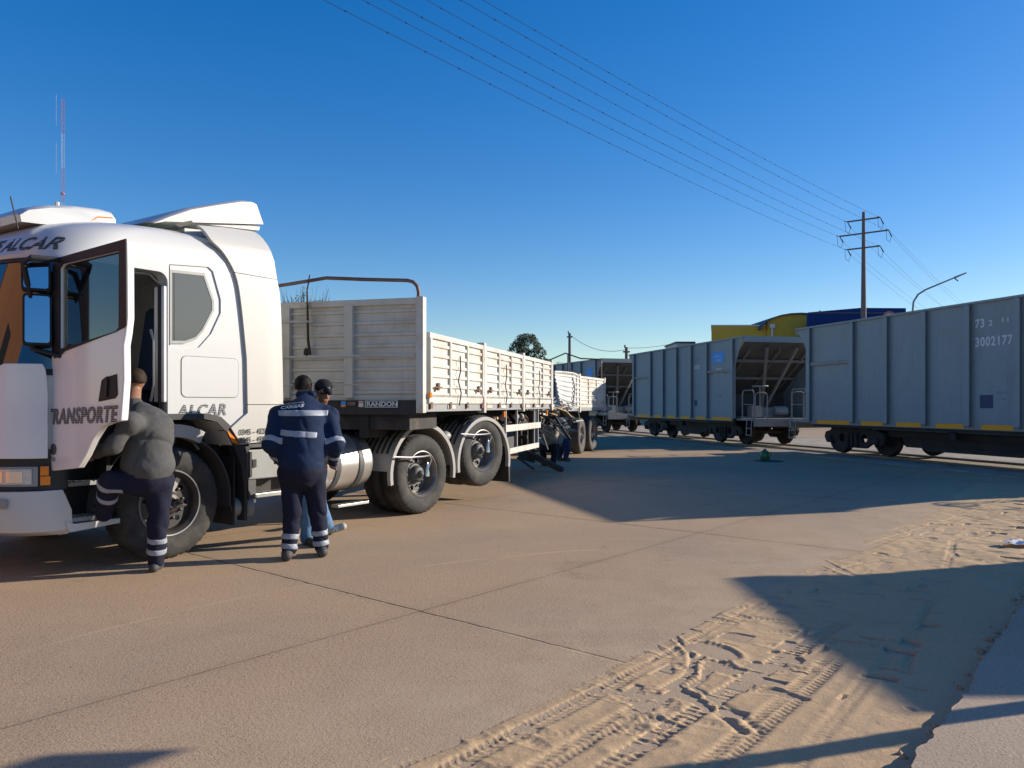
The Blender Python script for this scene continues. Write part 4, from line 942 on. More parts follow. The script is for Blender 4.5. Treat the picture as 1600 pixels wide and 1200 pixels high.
# ---------------------------------------------------------------- hopper wagons
def make_wagon(mid, label, number=None, near_open=True):
    """local X along the track away from the camera, +Y towards the road (side face at y = 0); origin at the near top corner's ground point"""
    Wg = empty('hopper_wagon', (0, 0, 0), 0, label, 'freight wagon', 'grey hopper wagons of the stopped train')
    OV = .58; LS = 1.8*2 + 1.2*mid; LT = LS + 2*OV; Y1 = -2.9; ZB, ZT = .96, 3.58
    def both(mbf, name, m, **k):
        a = mbf(lambda y: y); a.build(name, m, Wg, **k); b = mbf(lambda y: Y1-y); b.build(name, m, Wg, **k)
    def side(my):
        x0, x1 = OV, OV+LS; c = [(x0, ZB), (x0, ZT-.95), (x0-.03, ZT-.80), (x0-.12, ZT-.62), (x0-.30, ZT-.32), (0, ZT)]
        poly = c + [(LT-x, z) for x, z in c[::-1]]
        y = my(0); y2 = my(-.03); return MB().prism(poly, min(y, y2), max(y, y2), 'y')
    both(side, 'side_wall', 'wagon_paint')
    def rail(my):
        a, b = sorted((my(.05), my(-.06))); return MB().box(-.02, LT+.02, a, b, ZT, ZT+.05)
    both(rail, 'top_rail', 'wagon_paint')
    xs = [OV+.05, OV+1.8] + [OV+1.8+1.2*(i+1) for i in range(mid)] + [OV+LS-.05]
    for my in (lambda y: y, lambda y: Y1-y):
        for x in xs:
            a, b = sorted((my(.0), my(.10))); q, r_ = sorted((my(.0), my(.035)))
            MB().box(x-.045, x+.045, q, b if my(0) == 0 else r_, ZB+.0, ZT).prism([(x-.045, ZB), (x+.045, ZB), (x+.075, ZB-.02), (x-.075, ZB-.02)], a, b).build('side_post', 'wagon_rib', Wg)
            if my(0) == 0: MB().box(x-.075, x+.075, .092, .102, ZB, ZT-.02).build('side_post', 'wagon_paint', Wg)
        for xa, xb in ((xs[0]+.05, xs[1]-.05), (xs[-2]+.05, xs[-1]-.05)):
            a, b = sorted((my(.0), my(.07))); MB().box(xa, xb, a, b, ZB+1.55, ZB+1.64).build('mid_rail', 'wagon_pale', Wg)
    # yellow reflective blocks on the sill, pale sill
    MB().box(OV+.1, OV+LS-.1, .0, .012, ZB-.09, ZB+.04).build('sill', 'wagon_pale', Wg)
    for a, b in zip(xs[:-1], xs[1:]):
        mid_ = (a+b)/2; w_ = .52 if b-a < 1.5 else .42
        MB().box(a+.14, b-.30, .012, .020, ZB-.075, ZB+.03).build('reflector', 'rail_yellow', Wg)
    # sloped end sheets with beams, open platform below
    for e in (0, 1):
        X = (lambda x: x) if e == 0 else (lambda x: LT-x)
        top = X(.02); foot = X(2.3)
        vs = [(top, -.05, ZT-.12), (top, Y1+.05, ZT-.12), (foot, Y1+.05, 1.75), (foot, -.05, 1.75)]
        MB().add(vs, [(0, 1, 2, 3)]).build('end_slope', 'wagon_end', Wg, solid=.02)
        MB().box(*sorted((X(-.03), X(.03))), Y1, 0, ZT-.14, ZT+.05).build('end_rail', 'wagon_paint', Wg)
        bm_ = MB()
        for f in (.30, .62):
            x = top+(foot-top)*f; z = ZT-.12-(ZT-.12-1.75)*f-.06; bm_.box(*sorted((x-.05, x+.05)), Y1+.05, -.05, z-.07, z+.03)
        for ya, yb in ((-.9, -1.45), (-2.0, -1.45)):
            bm_.obox((X(.10), ya, ZT-.3), (X(1.35), yb, 1.05), .10, .06)
        for y in (-.35, -1.45, -2.5): bm_.obox((X(.25), y, ZT-.36), (X(1.95), y, 1.98), .05, .10)
        bm_.build('end_beam', 'wagon_beam', Wg)
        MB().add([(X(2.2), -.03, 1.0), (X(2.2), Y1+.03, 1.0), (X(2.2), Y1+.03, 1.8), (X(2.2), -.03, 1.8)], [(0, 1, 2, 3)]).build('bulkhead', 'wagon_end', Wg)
        MB().box(*sorted((X(-.45), X(2.2))), Y1+.1, -.10, .90, .965).box(*sorted((X(-.50), X(-.40))), Y1+.1, -.10, .72, .97).build('platform', 'wagon_pale', Wg)
        # brake gear boxes and handwheel on the platform
        if True:
            bx = MB().box(*sorted((X(.55), X(.85))), -1.0, -.62, 1.0, 1.38).box(*sorted((X(1.0), X(1.5))), -1.7, -1.1, 1.0, 1.32)
            bx.lathe([(0, 0), (.16, .03), (.18, .2), (.16, .5), (0, .55)], 'y', (X(1.0), -2.2, 1.2), 16)
            bx.build('brake_cylinder', 'wagon_pale', Wg)
            MB().tube([(X(.2), -.7, 1.38), (X(.2), -.7, 2.02)], .022, 6).lathe([(.25, 2.0), (.265, 2.02), (.25, 2.04), (.235, 2.02)], 'z', (X(.2), -.7, 0), 24, close=True).tube([(X(.2)-.25, -.7, 2.02), (X(.2)+.25, -.7, 2.02)], .012, 5).tube([(X(.2), -.95, 2.02), (X(.2), -.45, 2.02)], .012, 5).build('handwheel', 'wagon_pale', Wg)
        # railings: tube loops
        def loop(x0, x1, y0, y1, z1, mb):
            p0 = Vector((x0, y0, .96)); p1 = Vector((x1, y1, .96)); d = (p1-p0); ln = d.length; d = d/ln
            def q(s_, z): v = p0+d*s_; return (v.x, v.y, z)
            pts = [q(0, .96), q(0, z1-.12), q(.035, z1-.035), q(.12, z1), q(ln-.12, z1), q(ln-.035, z1-.035), q(ln, z1-.12), q(ln, .96)]
            mb.tube(pts, .020, 6)
        rl = MB(); loop(X(-.42), X(-.42), -.15, -.58, 1.80, rl); rl.build('railing', 'wagon_pale', Wg)
        rl = MB(); loop(X(-.40), X(.30), -.12, -.12, 1.88, rl); rl.tube([(X(-.40), -.12, 1.42), (X(.30), -.12, 1.42)], .014, 6).tube([(X(-.45), -.12, .985), (X(.36), -.12, .985)], .018, 6).build('railing', 'wagon_pale', Wg)
        rl = MB(); loop(X(-.40), X(-.40), -1.9, -2.75, 1.88, rl); rl.build('railing', 'wagon_pale', Wg)
        ld = MB()
        for x in (-.38, -.10): ld.tube([(X(x), -.08, .95), (X(x), -.04, .85), (X(x), -.02, .42)], .016, 6)
        for z in (.44, .66): ld.obox((X(-.38), -.02, z), (X(-.10), -.02, z), .05, .025)
        ld.build('ladder', 'wagon_pale', Wg)
        # coupler and hose
        MB().box(*sorted((X(-.9), X(-.4))), -1.56, -1.34, .72, .90).build('coupler', 'bogie', Wg)
        # bogie: side frame, springs, four wheels
        bx0 = X(OV+1.35)
        for y in (-.40, -2.50):
            fr = MB().prism([(bx0-1.15, .52), (bx0-1.1, .66), (bx0-.55, .80), (bx0+.55, .80), (bx0+1.1, .66), (bx0+1.15, .52), (bx0+1.05, .36), (bx0+.70, .40), (bx0+.45, .26), (bx0-.45, .26), (bx0-.70, .40), (bx0-1.05, .36)], y-.05, y+.05, 'y', holes=[arc(bx0-.42, .52, .12, 0, 360, 10)[:-1], arc(bx0+.42, .52, .12, 0, 360, 10)[:-1]])
            for k in (-.16, 0, .16): fr.tube([(bx0+k, y+.07, .28), (bx0+k, y+.07, .66)], .06, 8)
            for k in (-.88, .88): fr.lathe([(0, .12), (.08, .11), (.10, .05), (.12, -.05)], 'y', (bx0+k, y, .46), 16)
            fr.build('bogie_frame', 'bogie', Wg)
        for k in (-.88, .88):
            for y, s_ in ((-.68, 1), (-2.22, -1)):
                MB().lathe([(0, .02*s_), (.1, .02*s_), (.33, -.01*s_), (.40, .03*s_), (.425, .04*s_), (.43, -.08*s_), (.455, -.085*s_), (.455, -.11*s_), (.36, -.10*s_), (0, -.08*s_)], 'y', (bx0+k, y, .455+.06), 32).build('wheel', 'bogie', Wg)
            MB().tube([(bx0+k, -.7, .515), (bx0+k, -2.2, .515)], .07, 8).build('axle', 'bogie', Wg)
        MB().box(bx0-.2, bx0+.2, Y1+.5, -.5, .62, .85).build('bolster', 'bogie', Wg)
    # underframe with discharge chutes and long air pipe
    uf = MB().box(.1, LT-.1, -1.75, -1.15, .66, .92).box(OV+.1, OV+LS-.1, -.12, -.03, .80, .94).box(OV+.1, OV+LS-.1, Y1+.03, Y1+.12, .80, .94)
    c0 = OV+2.7; c1 = OV+LS-2.7
    uf.prism([(c0, .95), (c1, .95), (c1-.3, .36), (c0+.3, .36)], -2.2, -.55).prism([(c0+.5, .40), (c1-.9, .40), (c1-1.0, .30), (c0+.7, .30)], -.62, -.5)
    uf.box(c0-.4, c1+.2, -.50, -.46, .60, .88)
    uf.build('underframe', 'bogie', Wg)
    MB().tube([(OV+2.2, -.25, .80), (OV+LS-2.2, -.25, .80)], .028, 6).build('air_pipe', 'wagon_pale', Wg)
    MB().box(OV+LS/2-.08, OV+LS/2+.10, -.3, -.15, .62, .82).build('valve', 'bogie', Wg)
    return Wg, OV, LS, LT, xs, ZB, ZT
def lettered(Wg, items):
    """items: (text, size, x of the reading-left edge, z, sx, material); the side reads towards -X"""
    for txt, size, x, z, sx, m_ in items:
        text_mesh(txt, size, m_, Wg, frame((x, .004, z), (-1, 0, 0), (0, 0, 1)), 'stencil_number' if m_ != 'decal_faint' else 'faded_stencil', sx=sx, offset=size*.03, space=1.15)
wag_y = {}
W1, OV, LS, LT, xs, ZB, ZT = make_wagon(5, 'grey hopper wagon nearest the camera, numbered 3002177 in white stencil', True)  # extra unseen bay at the near end, added to lengthen the shadow
# placed by its far top corner: (8.38, 22.4)
def place(Wg, far, near):
    f_ = Vector((*far, 0)); n_ = Vector((*near, 0)); d = (f_-n_).normalized(); Wg.location = f_-d*LT1; Wg.rotation_euler = (0, 0, math.atan2(d.y, d.x))
LT1, xs1 = LT, xs
W2, OV, LS, LT, xs, ZB, ZT = make_wagon(4, 'grey hopper wagon in the middle of the train, with a square blue emblem panel')
W3 = copy_tree(W2)
W3['label'] = 'grey hopper wagon farthest down the train, behind the wrecked trailer'
place(W1, (8.30, 22.4), (10.27, 15.4)); place(W3, (1.0, 46.0), (4.19, 36.7))
W3.location = (4.30, 36.7, 0)
d_ = Vector((5.24-7.50, 34.0-24.7, 0)).normalized(); W2.location = (7.46, 24.7, 0); W2.rotation_euler = (0, 0, math.atan2(d_.y, d_.x))
# W1 markings: panel just nearer than the 5th post (x about 15.5..16.7 m ahead)
a = xs[1]+.10
xr = xs1[3]-.14                          # reading-left edge is the far one
lettered(W1, [('73', .26, xr, ZT-.52, .86, 'decal_white'), ('2', .17, xr-.34, ZT-.50, 1, 'decal_white'), ('11', .13, xr-.62, ZT-.46, 1.6, 'decal_white'), ('3002177', .27, xr, ZT-.92, .84, 'decal_white'),
              ('TARA', .08, xr-.48, ZB+.68, 1.2, 'decal_faint'), ('AL 99', .07, xr-.5, ZB+.55, 1.2, 'decal_faint')])
MB().box(xr-.44, xr-.12, .002, .006, ZB+.38, ZB+.66).build('patch', 'decal_navy', W1)
# W2 markings: blue emblem in the near end panel
b0 = xs[1]-.15
em = MB().box(b0-.95, b0-.15, .002, .007, ZT-.74, ZT-.36).build('emblem_panel', 'decal_blue', W2)
text_mesh('trenes', .13, 'decal_white', em, frame((b0-.28, .009, ZT-.54), (-1, 0, 0), (0, 0, 1)), 'emblem_lettering', sx=1.1)
text_mesh('cargas', .13, 'decal_white', em, frame((b0-.44, .009, ZT-.67), (-1, 0, 0), (0, 0, 1)), 'emblem_lettering', sx=1.1)
MB().prism([(b0-.36, ZT-1.15), (b0-.50, ZT-.98), (b0-.42, ZT-.93), (b0-.80, ZT-.93), (b0-.74, ZT-1.0), (b0-.86, ZT-1.15), (b0-.66, ZT-1.03), (b0-.56, ZT-1.05)], .002, .006).build('painted_mark', 'decal_white', W2)
lettered(W2, [('732', .2, xs[2]-.15, ZT-.62, 1, 'decal_faint'), ('3002', .2, xs[2]-.15, ZT-.88, 1, 'decal_white'), ('TARA', .09, b0-.5, ZB+.72, 1.2, 'decal_faint'), ('AL 99', .09, b0-.55, ZB+.5, 1.2, 'decal_faint'), ('B', .22, xs[0]+.28, ZT-1.75, 1, 'decal_faint')])
MB().box(xs[2]-.40, xs[2]-.18, .002, .006, ZB+.40, ZB+.62).build('patch', 'decal_navy', W2)
b3 = xs[1]-.4
MB().box(b3-.85, b3-.25, .002, .007, ZT-.80, ZT-.35).build('emblem_panel', 'decal_blue', W3)
# ---------------------------------------------------------------- distant buildings
yb = empty('yellow_building', (16.1, 62, 0), 0, 'yellow walled building with an arched roof behind the train', 'building')
MB().prism([(0, 0), (4.4, 0), (8.0, 14), (3.75, 14)], 0, 7.75, 'z').build('wall', 'yellow_wall', yb)
MB().prism([(-.06, -.08), (4.6, -.08), (8.1, 14.06), (3.7, 14.06)], 7.75, 7.85, 'z').build('parapet', 'white_wall', yb)
ca = [(7.0+3.2*math.cos(R(180-15*i)), 7.35+1.3*math.sin(R(15*i))) for i in range(13)]
MB().prism([(4.4, 0), (4.4, ca[2][1])] + [p for p in ca if p[0] > 4.4] + [(10.2, 0)], -.4, 9).build('arched_wall', 'yellow_wall', yb)
MB().strip([(x, z+.05) for x, z in ca], -.7, 9.2, 'y').build('arched_roof', 'roof_dark', yb, solid=.12)
MB().tube([(4.7, -.56, 7.75), (4.7, -.60, 7.1), (4.72, -.60, 0)], .09, 8).box(4.5, 4.9, -.7, -.5, 7.55, 7.85).build('downspout', 'white_wall', yb)
MB().tube([(8.6, -.4, 8.6), (8.6, -.4, 8.95)], .07, 6).build('roof_vent', 'roof_dark', yb)
nb = empty('navy_building', (22.4, 58, 0), 0, 'dark navy metal clad building with a round sign behind the train', 'building')
fa = MB().prism([(0, 0), (0, 8.38), (3.9, 8.72), (7.35, 8.70), (7.35, 0)], 0, .4).prism([(0, .4), (7.35, .4), (11.5, 12), (4.7, 12)], 0, 8.0, 'z');
for i in range(37): fa.box(.1+i*.2, .14+i*.2, -.03, 0, 0, 8.3)
fa.build('facade', 'navy_wall', nb)
sg = MB().lathe([(0, -.05), (.52, -.05), (.52, -.03), (0, -.03)], 'y', (6.05, 0, 7.95), 32).build('round_sign', 'navy_wall', nb)
MB().lathe([(.36, -.08), (.52, -.08), (.52, -.05), (.36, -.05)], 'y', (6.05, 0, 7.95), 32, close=True).build('sign_ring', 'mast_red_hazed', sg)
MB().lathe([(.22, -.08), (.34, -.08), (.34, -.05), (.22, -.05)], 'y', (6.05, 0, 7.95), 32, close=True).build('sign_ring', 'white_wall', sg)
MB().box(7.35, 8.1, .3, 12, 0, 8.45).prism([(8.1, 0), (8.1, 8.4), (9.6, 8.0), (9.6, 0)], 1, 12).build('side_wing', 'white_wall', nb)
MB().box(-.05, 7.4, -.05, .05, 8.3, 8.36).build('gutter', 'roof_dark', nb)
wb = empty('white_shed', (15.0, 70, 0), 0, 'small pale shed roof beyond the middle hopper wagon', 'building')
MB().box(0, 2.0, 0, 5, 0, 7.0).build('wall', 'white_wall', wb)
MB().box(-.1, 1.7, -.1, 5.1, 7.0, 7.15).build('roof', 'roof_dark', wb)
MB().box(2.0, 4.2, 1, 5, 0, 6.85).build('lean_to', 'white_wall', wb)
# building the cab glass mirrors, to the left of the camera
ob = empty('orange_building', (-19, 8.0, 0), 0, 'orange rendered building left of the road', 'building')
MB().box(-2.6, 0, 0, 6, 0, 6.5).box(-2.6, .3, 6, 6.3, 0, 7.0).build('wall', 'orange_wall', ob)
for y in (1.5, 4.0):
    w_ = MB().box(-.02, .06, y, y+1.2, 1.2, 3.0).build('window', 'black_trim', ob); MB().box(.0, .1, y-.1, y+1.3, 1.1, 1.2).build('sill', 'white_wall', w_)
MB().box(-2.8, .2, -.2, 6.1, 6.5, 6.7).build('roof', 'roof_dark', ob)
ob3 = empty('orange_building', (-11, -4.0, 0), 0, 'orange rendered building behind and left of the camera', 'building')
MB().box(-4, 0, 0, 9.8, 0, 9).build('wall', 'orange_wall', ob3); MB().box(-4.1, .15, -.15, 9.95, 9, 9.2).build('roof', 'roof_dark', ob3)
for y in (1.5, 5.5): MB().box(-.05, .05, y, y+1.4, 3.6, 5.0).build('window', 'black_trim', ob3)
ob2 = empty('low_wall', (-26, -12, 0), 0, 'low brown wall left of the road', 'wall')
MB().box(0, .3, 0, 18, 0, 3.9).box(-.05, .35, 0, 18, 3.9, 4.0).build('wall', 'orange_wall', ob2)
# unseen hut added right of the frame to cast the broad shadow over the sand
ht = empty('shadow_caster_hut', (9.98, 5.80, 0), 0, 'small flat roofed trackside hut', 'hut')
MB().box(0, 2.2, 0, 2.55, 0, 2.85).build('wall', 'white_wall', ht); MB().prism([(-.10, -.1), (2.4, -.1), (2.4, 2.75), (-.05, 2.75)], 2.85, 2.97, 'z').build('roof', 'roof_dark', ht)
MB().box(-.02, .02, .9, 1.7, .1, 2.0).build('door', 'navy_wall', ht)

# ---------------------------------------------------------------- utility pole and power lines
PP = Vector((20.6, 45, 0)); LD = Vector((.62, .785, 0)); CD = Vector((.785, -.62, 0))
up = empty('utility_pole', PP, 0, 'tall concrete utility pole with three crossarms above the train', 'utility pole')
MB().lathe([(.20, 0), (.18, 4), (.085, 12.7), (0, 12.7)], 'z', (0, 0, 0), 16).build('pole', 'concrete_pole', up)
att = []
for z, hw in ((12.25, .90), (11.45, 1.34), (10.6, .90)):
    a = CD*hw
    ca = MB().obox(-a+Vector((0, 0, z)), a+Vector((0, 0, z)), .075, .08).build('crossarm', 'concrete_pole', up)
    for s_ in (-1, 1):
        e = CD*hw*s_+Vector((0, 0, z))
        i1 = e-LD*.55+Vector((0, 0, -.06)); i2 = e+LD*.75+Vector((0, 0, -.22)); att.append((i1, i2))
        ins = MB().tube([e, i2], [.022, .04], 8).tube([e, i1], [.022, .028], 8)
        ins.tube([i1, e+Vector((-.1, 0, -.55)), e+LD*.3+Vector((0, 0, -.65)), i2], .011, 5)
        ins.build('insulator', 'wire', up)
def cable(a, b, sag, r, label, group, clamps=0, cat='power line'):
    a, b = Vector(a), Vector(b); pts = []
    for i in range(61):
        k = i/60; p = a.lerp(b, k); p.z -= sag*4*k*(1-k); pts.append(p)
    mb = MB().tube(pts, r, 5)
    if clamps:
        n = int((b-a).length/clamps)
        for i in range(1, n):
            k = i/n; p = a.lerp(b, k); p.z -= sag*4*k*(1-k); d = (b-a).normalized(); mb.tube([p-d*.025, p+d*.025], .014, 6)
    tag(mb.build('power_line', 'wire'), label, cat, group)
names = ['left end of the top crossarm', 'right end of the top crossarm', 'left end of the middle crossarm', 'right end of the middle crossarm', 'left end of the bottom crossarm', 'right end of the bottom crossarm']
x0s = [668, 755, 570, 722, 510, 612]
for (i1, i2), nm, x0 in zip(att, names, x0s):
    a = PP+i1; zc = (a.z-1.42-1.0)/.5267; t_ = Vector(((x0-800)/1200*zc, zc, a.z)); b = a+(t_-a).normalized()*78
    cable(a, b, 1.03, 0.0058, 'thin power line running overhead to the %s' % nm, 'power lines overhead', clamps=1.15)
    a = PP+i2; b = PP+i2+LD*80+Vector((0, 0, -.4)); cable(a, b, 1.6, 0.0058, 'thin power line running away from the %s' % nm, 'power lines beyond the pole')
# distant poles and their thin wires
def small_pole(name, x, y, h, label):
    o = empty(name, (x, y, 0), 0, label, 'utility pole', 'distant utility poles')
    MB().lathe([(.14, 0), (.10, h), (0, h)], 'z', (0, 0, 0), 10).build('pole', 'concrete_pole', o)
    MB().box(-.22, .22, -.04, .04, h-.35, h-.25).tube([(-.1, 0, h-.05), (-.1, 0, h+.15)], .05, 6).build('bracket', 'wire', o); return o
small_pole('utility_pole', 4.5, 60, 7.0, 'slim dark pole standing above the wrecked trailer')
small_pole('utility_pole', 7.45, 50, 5.15, 'short dark pole behind the near left corner of the middle wagon')
cable((4.5, 60, 6.9), (7.45, 50, 5.0), .55, .016, 'thin sagging wire between the two distant poles', None)
cable((7.45, 50, 5.1), (13.5, 66, 6.6), .1, .016, 'thin wire from the short pole to the pale shed', None)
# ---------------------------------------------------------------- street lamps
def street_lamp(name, loc, rz, h, arm, rise, label, head=(.75, .16), r=.09):
    o = empty(name, loc, rz, label, 'street lamp')
    pts = [(0, 0, 0), (0, 0, h*.5), (0, 0, h-1.0), (.04, 0, h-.55), (.25, 0, h-.22), (.6, 0, h), (arm, 0, h+rise)]
    MB().tube(pts, [r, r*.85, r*.6, r*.55, r*.55, r*.5, r*.42], 10).build('pole', 'steel_pole', o)
    d = Vector((arm-.6, 0, rise)).normalized(); e = Vector((arm, 0, h+rise))
    hd_ = MB().tube([e-d*.1, e+d*.1, e+d*head[0]*.7, e+d*head[0]], [.05, head[1]*.6, head[1]*.5, .03], 8); hd_.xform(Matrix.Diagonal((1, 1, 1, 1))).build('lamp_head', 'grey_panel', o)
    MB().tube([e-d*.12+Vector((0, 0, -.03)), e+d*.05+Vector((0, 0, -.22))], .025, 5).build('cable_stub', 'wire', o); return o
street_lamp('street_lamp', (18.05, 34.6, 0), 0, 6.6, 2.0, .58, 'grey street lamp with a long bent arm rising behind the nearest wagon', head=(.45, .07), r=.075)
cs = empty('crossing_sign', (4.4, 3.98, 0), R(15.5), 'white crossbuck railway crossing sign on a post, right of the frame', 'road sign')
MB().box(-.05, .05, -.06, .06, 0, 2.8).build('post', 'concrete_pole', cs)
MB().obox((.06, .80, 2.13), (.06, -.80, 2.95), .02, .22).build('board', 'white_wall', cs); MB().obox((.085, .80, 2.95), (.085, -.80, 2.13), .02, .22).build('board', 'white_wall', cs)
# ---------------------------------------------------------------- radio mast
ma_ = empty('radio_mast', (-117, 200, 0), R(20), 'red and white lattice radio mast rising behind the cab roof', 'radio mast')
H_ = 81; seg = 9
for k in range(9):
    z0, z1 = k*seg, (k+1)*seg; mb = MB(); r0 = .42
    legs = [(r0*math.cos(2*math.pi*i/3), r0*math.sin(2*math.pi*i/3)) for i in range(3)]
    for x, y in legs: mb.tube([(x, y, z0), (x, y, z1)], .028, 5)
    for i in range(3):
        a, b = legs[i], legs[(i+1) % 3]
        for q in range(10):
            za = z0+q*.9; mb.tube([(a[0], a[1], za), (b[0], b[1], za+.45)], .02, 4).tube([(b[0], b[1], za+.45), (a[0], a[1], za+.9)], .02, 4)
    mb.build('lattice_section', 'mast_red_hazed' if k % 2 == 0 else 'mast_white_hazed', ma_)
for z in (78.5, 66): 
    MB().tube([(-1.5, 0, z-4.5), (-1.5, 0, z+3.5)], .04, 5).tube([(-1.5, 0, z-3.5), (0, 0, z-3.5)], .03, 4).tube([(-1.5, 0, z+1), (0, 0, z+1)], .03, 4).build('antenna', 'mast_white_hazed', ma_)
MB().lathe([(0, 0), (.5, .1), (.5, .5), (0, .6)], 'z', (0, 0, 56), 8).build('ring_platform', 'mast_red_hazed', ma_)
# ---------------------------------------------------------------- trees
def crown(name, blobs, n, size, m, parent, seed, flat=.5):
    rs = random.Random(seed); mb = MB(); vs = []; fs = []
    vol = [b[3]*b[4]*b[5] for b in blobs]; tot = sum(vol)
    for b, v in zip(blobs, vol):
        for _ in range(int(n*v/tot)):
            while True:
                p = Vector((rs.uniform(-1, 1), rs.uniform(-1, 1), rs.uniform(-1, 1)))
                if .25 < p.length < 1: break
            p = p*(p.length**-.35)*(1 if p.length**.65 < 1 else 1)
            c = Vector((b[0]+p.x*b[3], b[1]+p.y*b[4], b[2]+p.z*b[5]))
            if noise.noise(c*1.1) < -.18: continue
            u = Vector((rs.gauss(0, 1), rs.gauss(0, 1), rs.gauss(0, 1))).normalized(); w = u.orthogonal().normalized(); s_ = size*rs.uniform(.5, 1.3)
            o_ = len(vs); vs += [c-u*s_, c+w*s_*flat, c+u*s_, c-w*s_*flat]; fs.append((o_, o_+1, o_+2, o_+3))
    mb.add(vs, fs); return mb.build(name, m, parent)
def tree(name, loc, label, blobs, n, size, m, trunk, seed, cat='tree', flat=.5, limbs=None):
    o = empty(name, loc, 0, label, cat)
    t_ = MB().tube([(0, 0, 0), (.1, 0, trunk*.5), (0, 0, trunk)], [trunk*.035, trunk*.028, trunk*.015], 8)
    rs = random.Random(seed)
    for b in blobs: t_.tube([(0, 0, trunk*.75), ((b[0])*.5, b[1]*.5, (trunk*.8+b[2])/2), (b[0], b[1], b[2])], [trunk*.015, trunk*.01, .02], 5)
    t_.build('trunk', 'bark', o); crown('crown', blobs, n, size, m, o, seed, flat); return o
tree('pine_tree', (1.7, 90, 0), 'dark rounded pine beyond the trailer gates', [(0, 0, 8.2, 1.7, 1.6, 1.6), (-1.2, 0, 7.7, 1.0, 1.0, 1.1), (1.15, 0, 7.3, 1.2, 1, 1.1), (.3, 0, 9.0, 1.0, .9, .8), (-1.7, .3, 6.8, .9, .9, .7), (1.6, 0, 6.3, 1.2, .9, .7), (-.3, 0, 6.4, 1.9, 1.4, .9), (0, 0, 5.2, 1.8, 1.4, .9), (-1.9, 0, 7.7, .35, .3, .35)], 9000, .13, 'foliage', 7.5, 11)
tree('cypress_tree', (4.95, 80, 0), 'slim dry brown cypress beside the far wagon', [(0, 0, 4.5, .62, .6, 1.5), (0, 0, 3.2, .75, .7, 1.4)], 2600, .09, 'foliage_dry', 4, 5, flat=.35)
tree('evergreen_tree', (4.1, 82, 0), 'small dark green tree left of the dry cypress', [(0, 0, 4.0, .75, .6, 1.4), (-.3, 0, 2.8, .9, .8, 1.1)], 2200, .10, 'foliage', 4, 6)
tree('evergreen_tree', (5.75, 84, 0), 'narrow dark tree between the dry cypress and the far wagon', [(0, 0, 4.0, .5, .5, 1.5), (0, 0, 2.6, .6, .6, 1)], 1400, .10, 'foliage', 4, 8)
tree('twiggy_tree', (-19.0, 70, 0), 'sparse bare-twigged treetop showing over the trailer headboard', [(0, 0, 11.6, .45, .4, .55), (-.5, 0, 10.9, .45, .4, .5), (-1.2, 0, 10.4, .8, .5, .5), (1.4, 0, 10.5, .65, .5, .5), (.2, 0, 9.6, 2.0, 1.0, .8)], 1500, .08, 'foliage_light', 10, 9)
tw = MB(); rs = random.Random(4)
for k in range(46):
    x = rs.uniform(-1.9, 2.2); tw.tube([(x*.7, 0, 9.3), (x, 0, 10.4), (x*1.15+rs.uniform(-.2, .2), 0, rs.uniform(10.9, 12.3))], [.03, .02, .008], 4)
o = [q for q in S.objects if q.name.startswith('twiggy_tree')][0]; tw.build('twigs', 'bark', o)
# ---------------------------------------------------------------- green jug on a drain cover, litter
jg = empty('green_jug', (6.42, 19.5, 0), 0, 'green plastic jug standing on a dark round lid in the road', 'jug')
MB().lathe([(0, .0), (.10, .0), (.115, .02), (.115, .17), (.08, .23), (.03, .26), (.03, .29), (0, .29)], 'z', (0, 0, .01), 20).build('body', 'green_plastic', jg)
MB().tube([(.09, 0, .20), (.15, 0, .22), (.15, 0, .12), (.11, 0, .08)], .012, 6).build('handle', 'green_plastic', jg)
tag(MB().lathe([(0, .012), (.30, .012), (.34, .008), (.36, .0)], 'z', (6.42, 19.2, 0.002), 28).build('drain_cover', 'black_plastic'), 'dark round drain cover on the shaded road by the rails', 'drain cover')
def litter(x, y, s, label, seed, m='litter_white'):
    rs = random.Random(seed); vs = []; nx, ny = 9, 5
    for i in range(nx):
        for j in range(ny): vs.append((x+s*(i/(nx-1)-.5), y+s*.5*(j/(ny-1)-.5)+rs.uniform(-.01, .01), .045+rs.uniform(0, .06)*s*1.5))
    tag(MB().add(vs, [(i*ny+j, i*ny+j+1, (i+1)*ny+j+1, (i+1)*ny+j) for i in range(nx-1) for j in range(ny-1)]).build('plastic_bag', m, ang=15), label, 'litter')
litter(5.05, 7.62, .34, 'crumpled white plastic bag lying on the sunlit sand', 2)
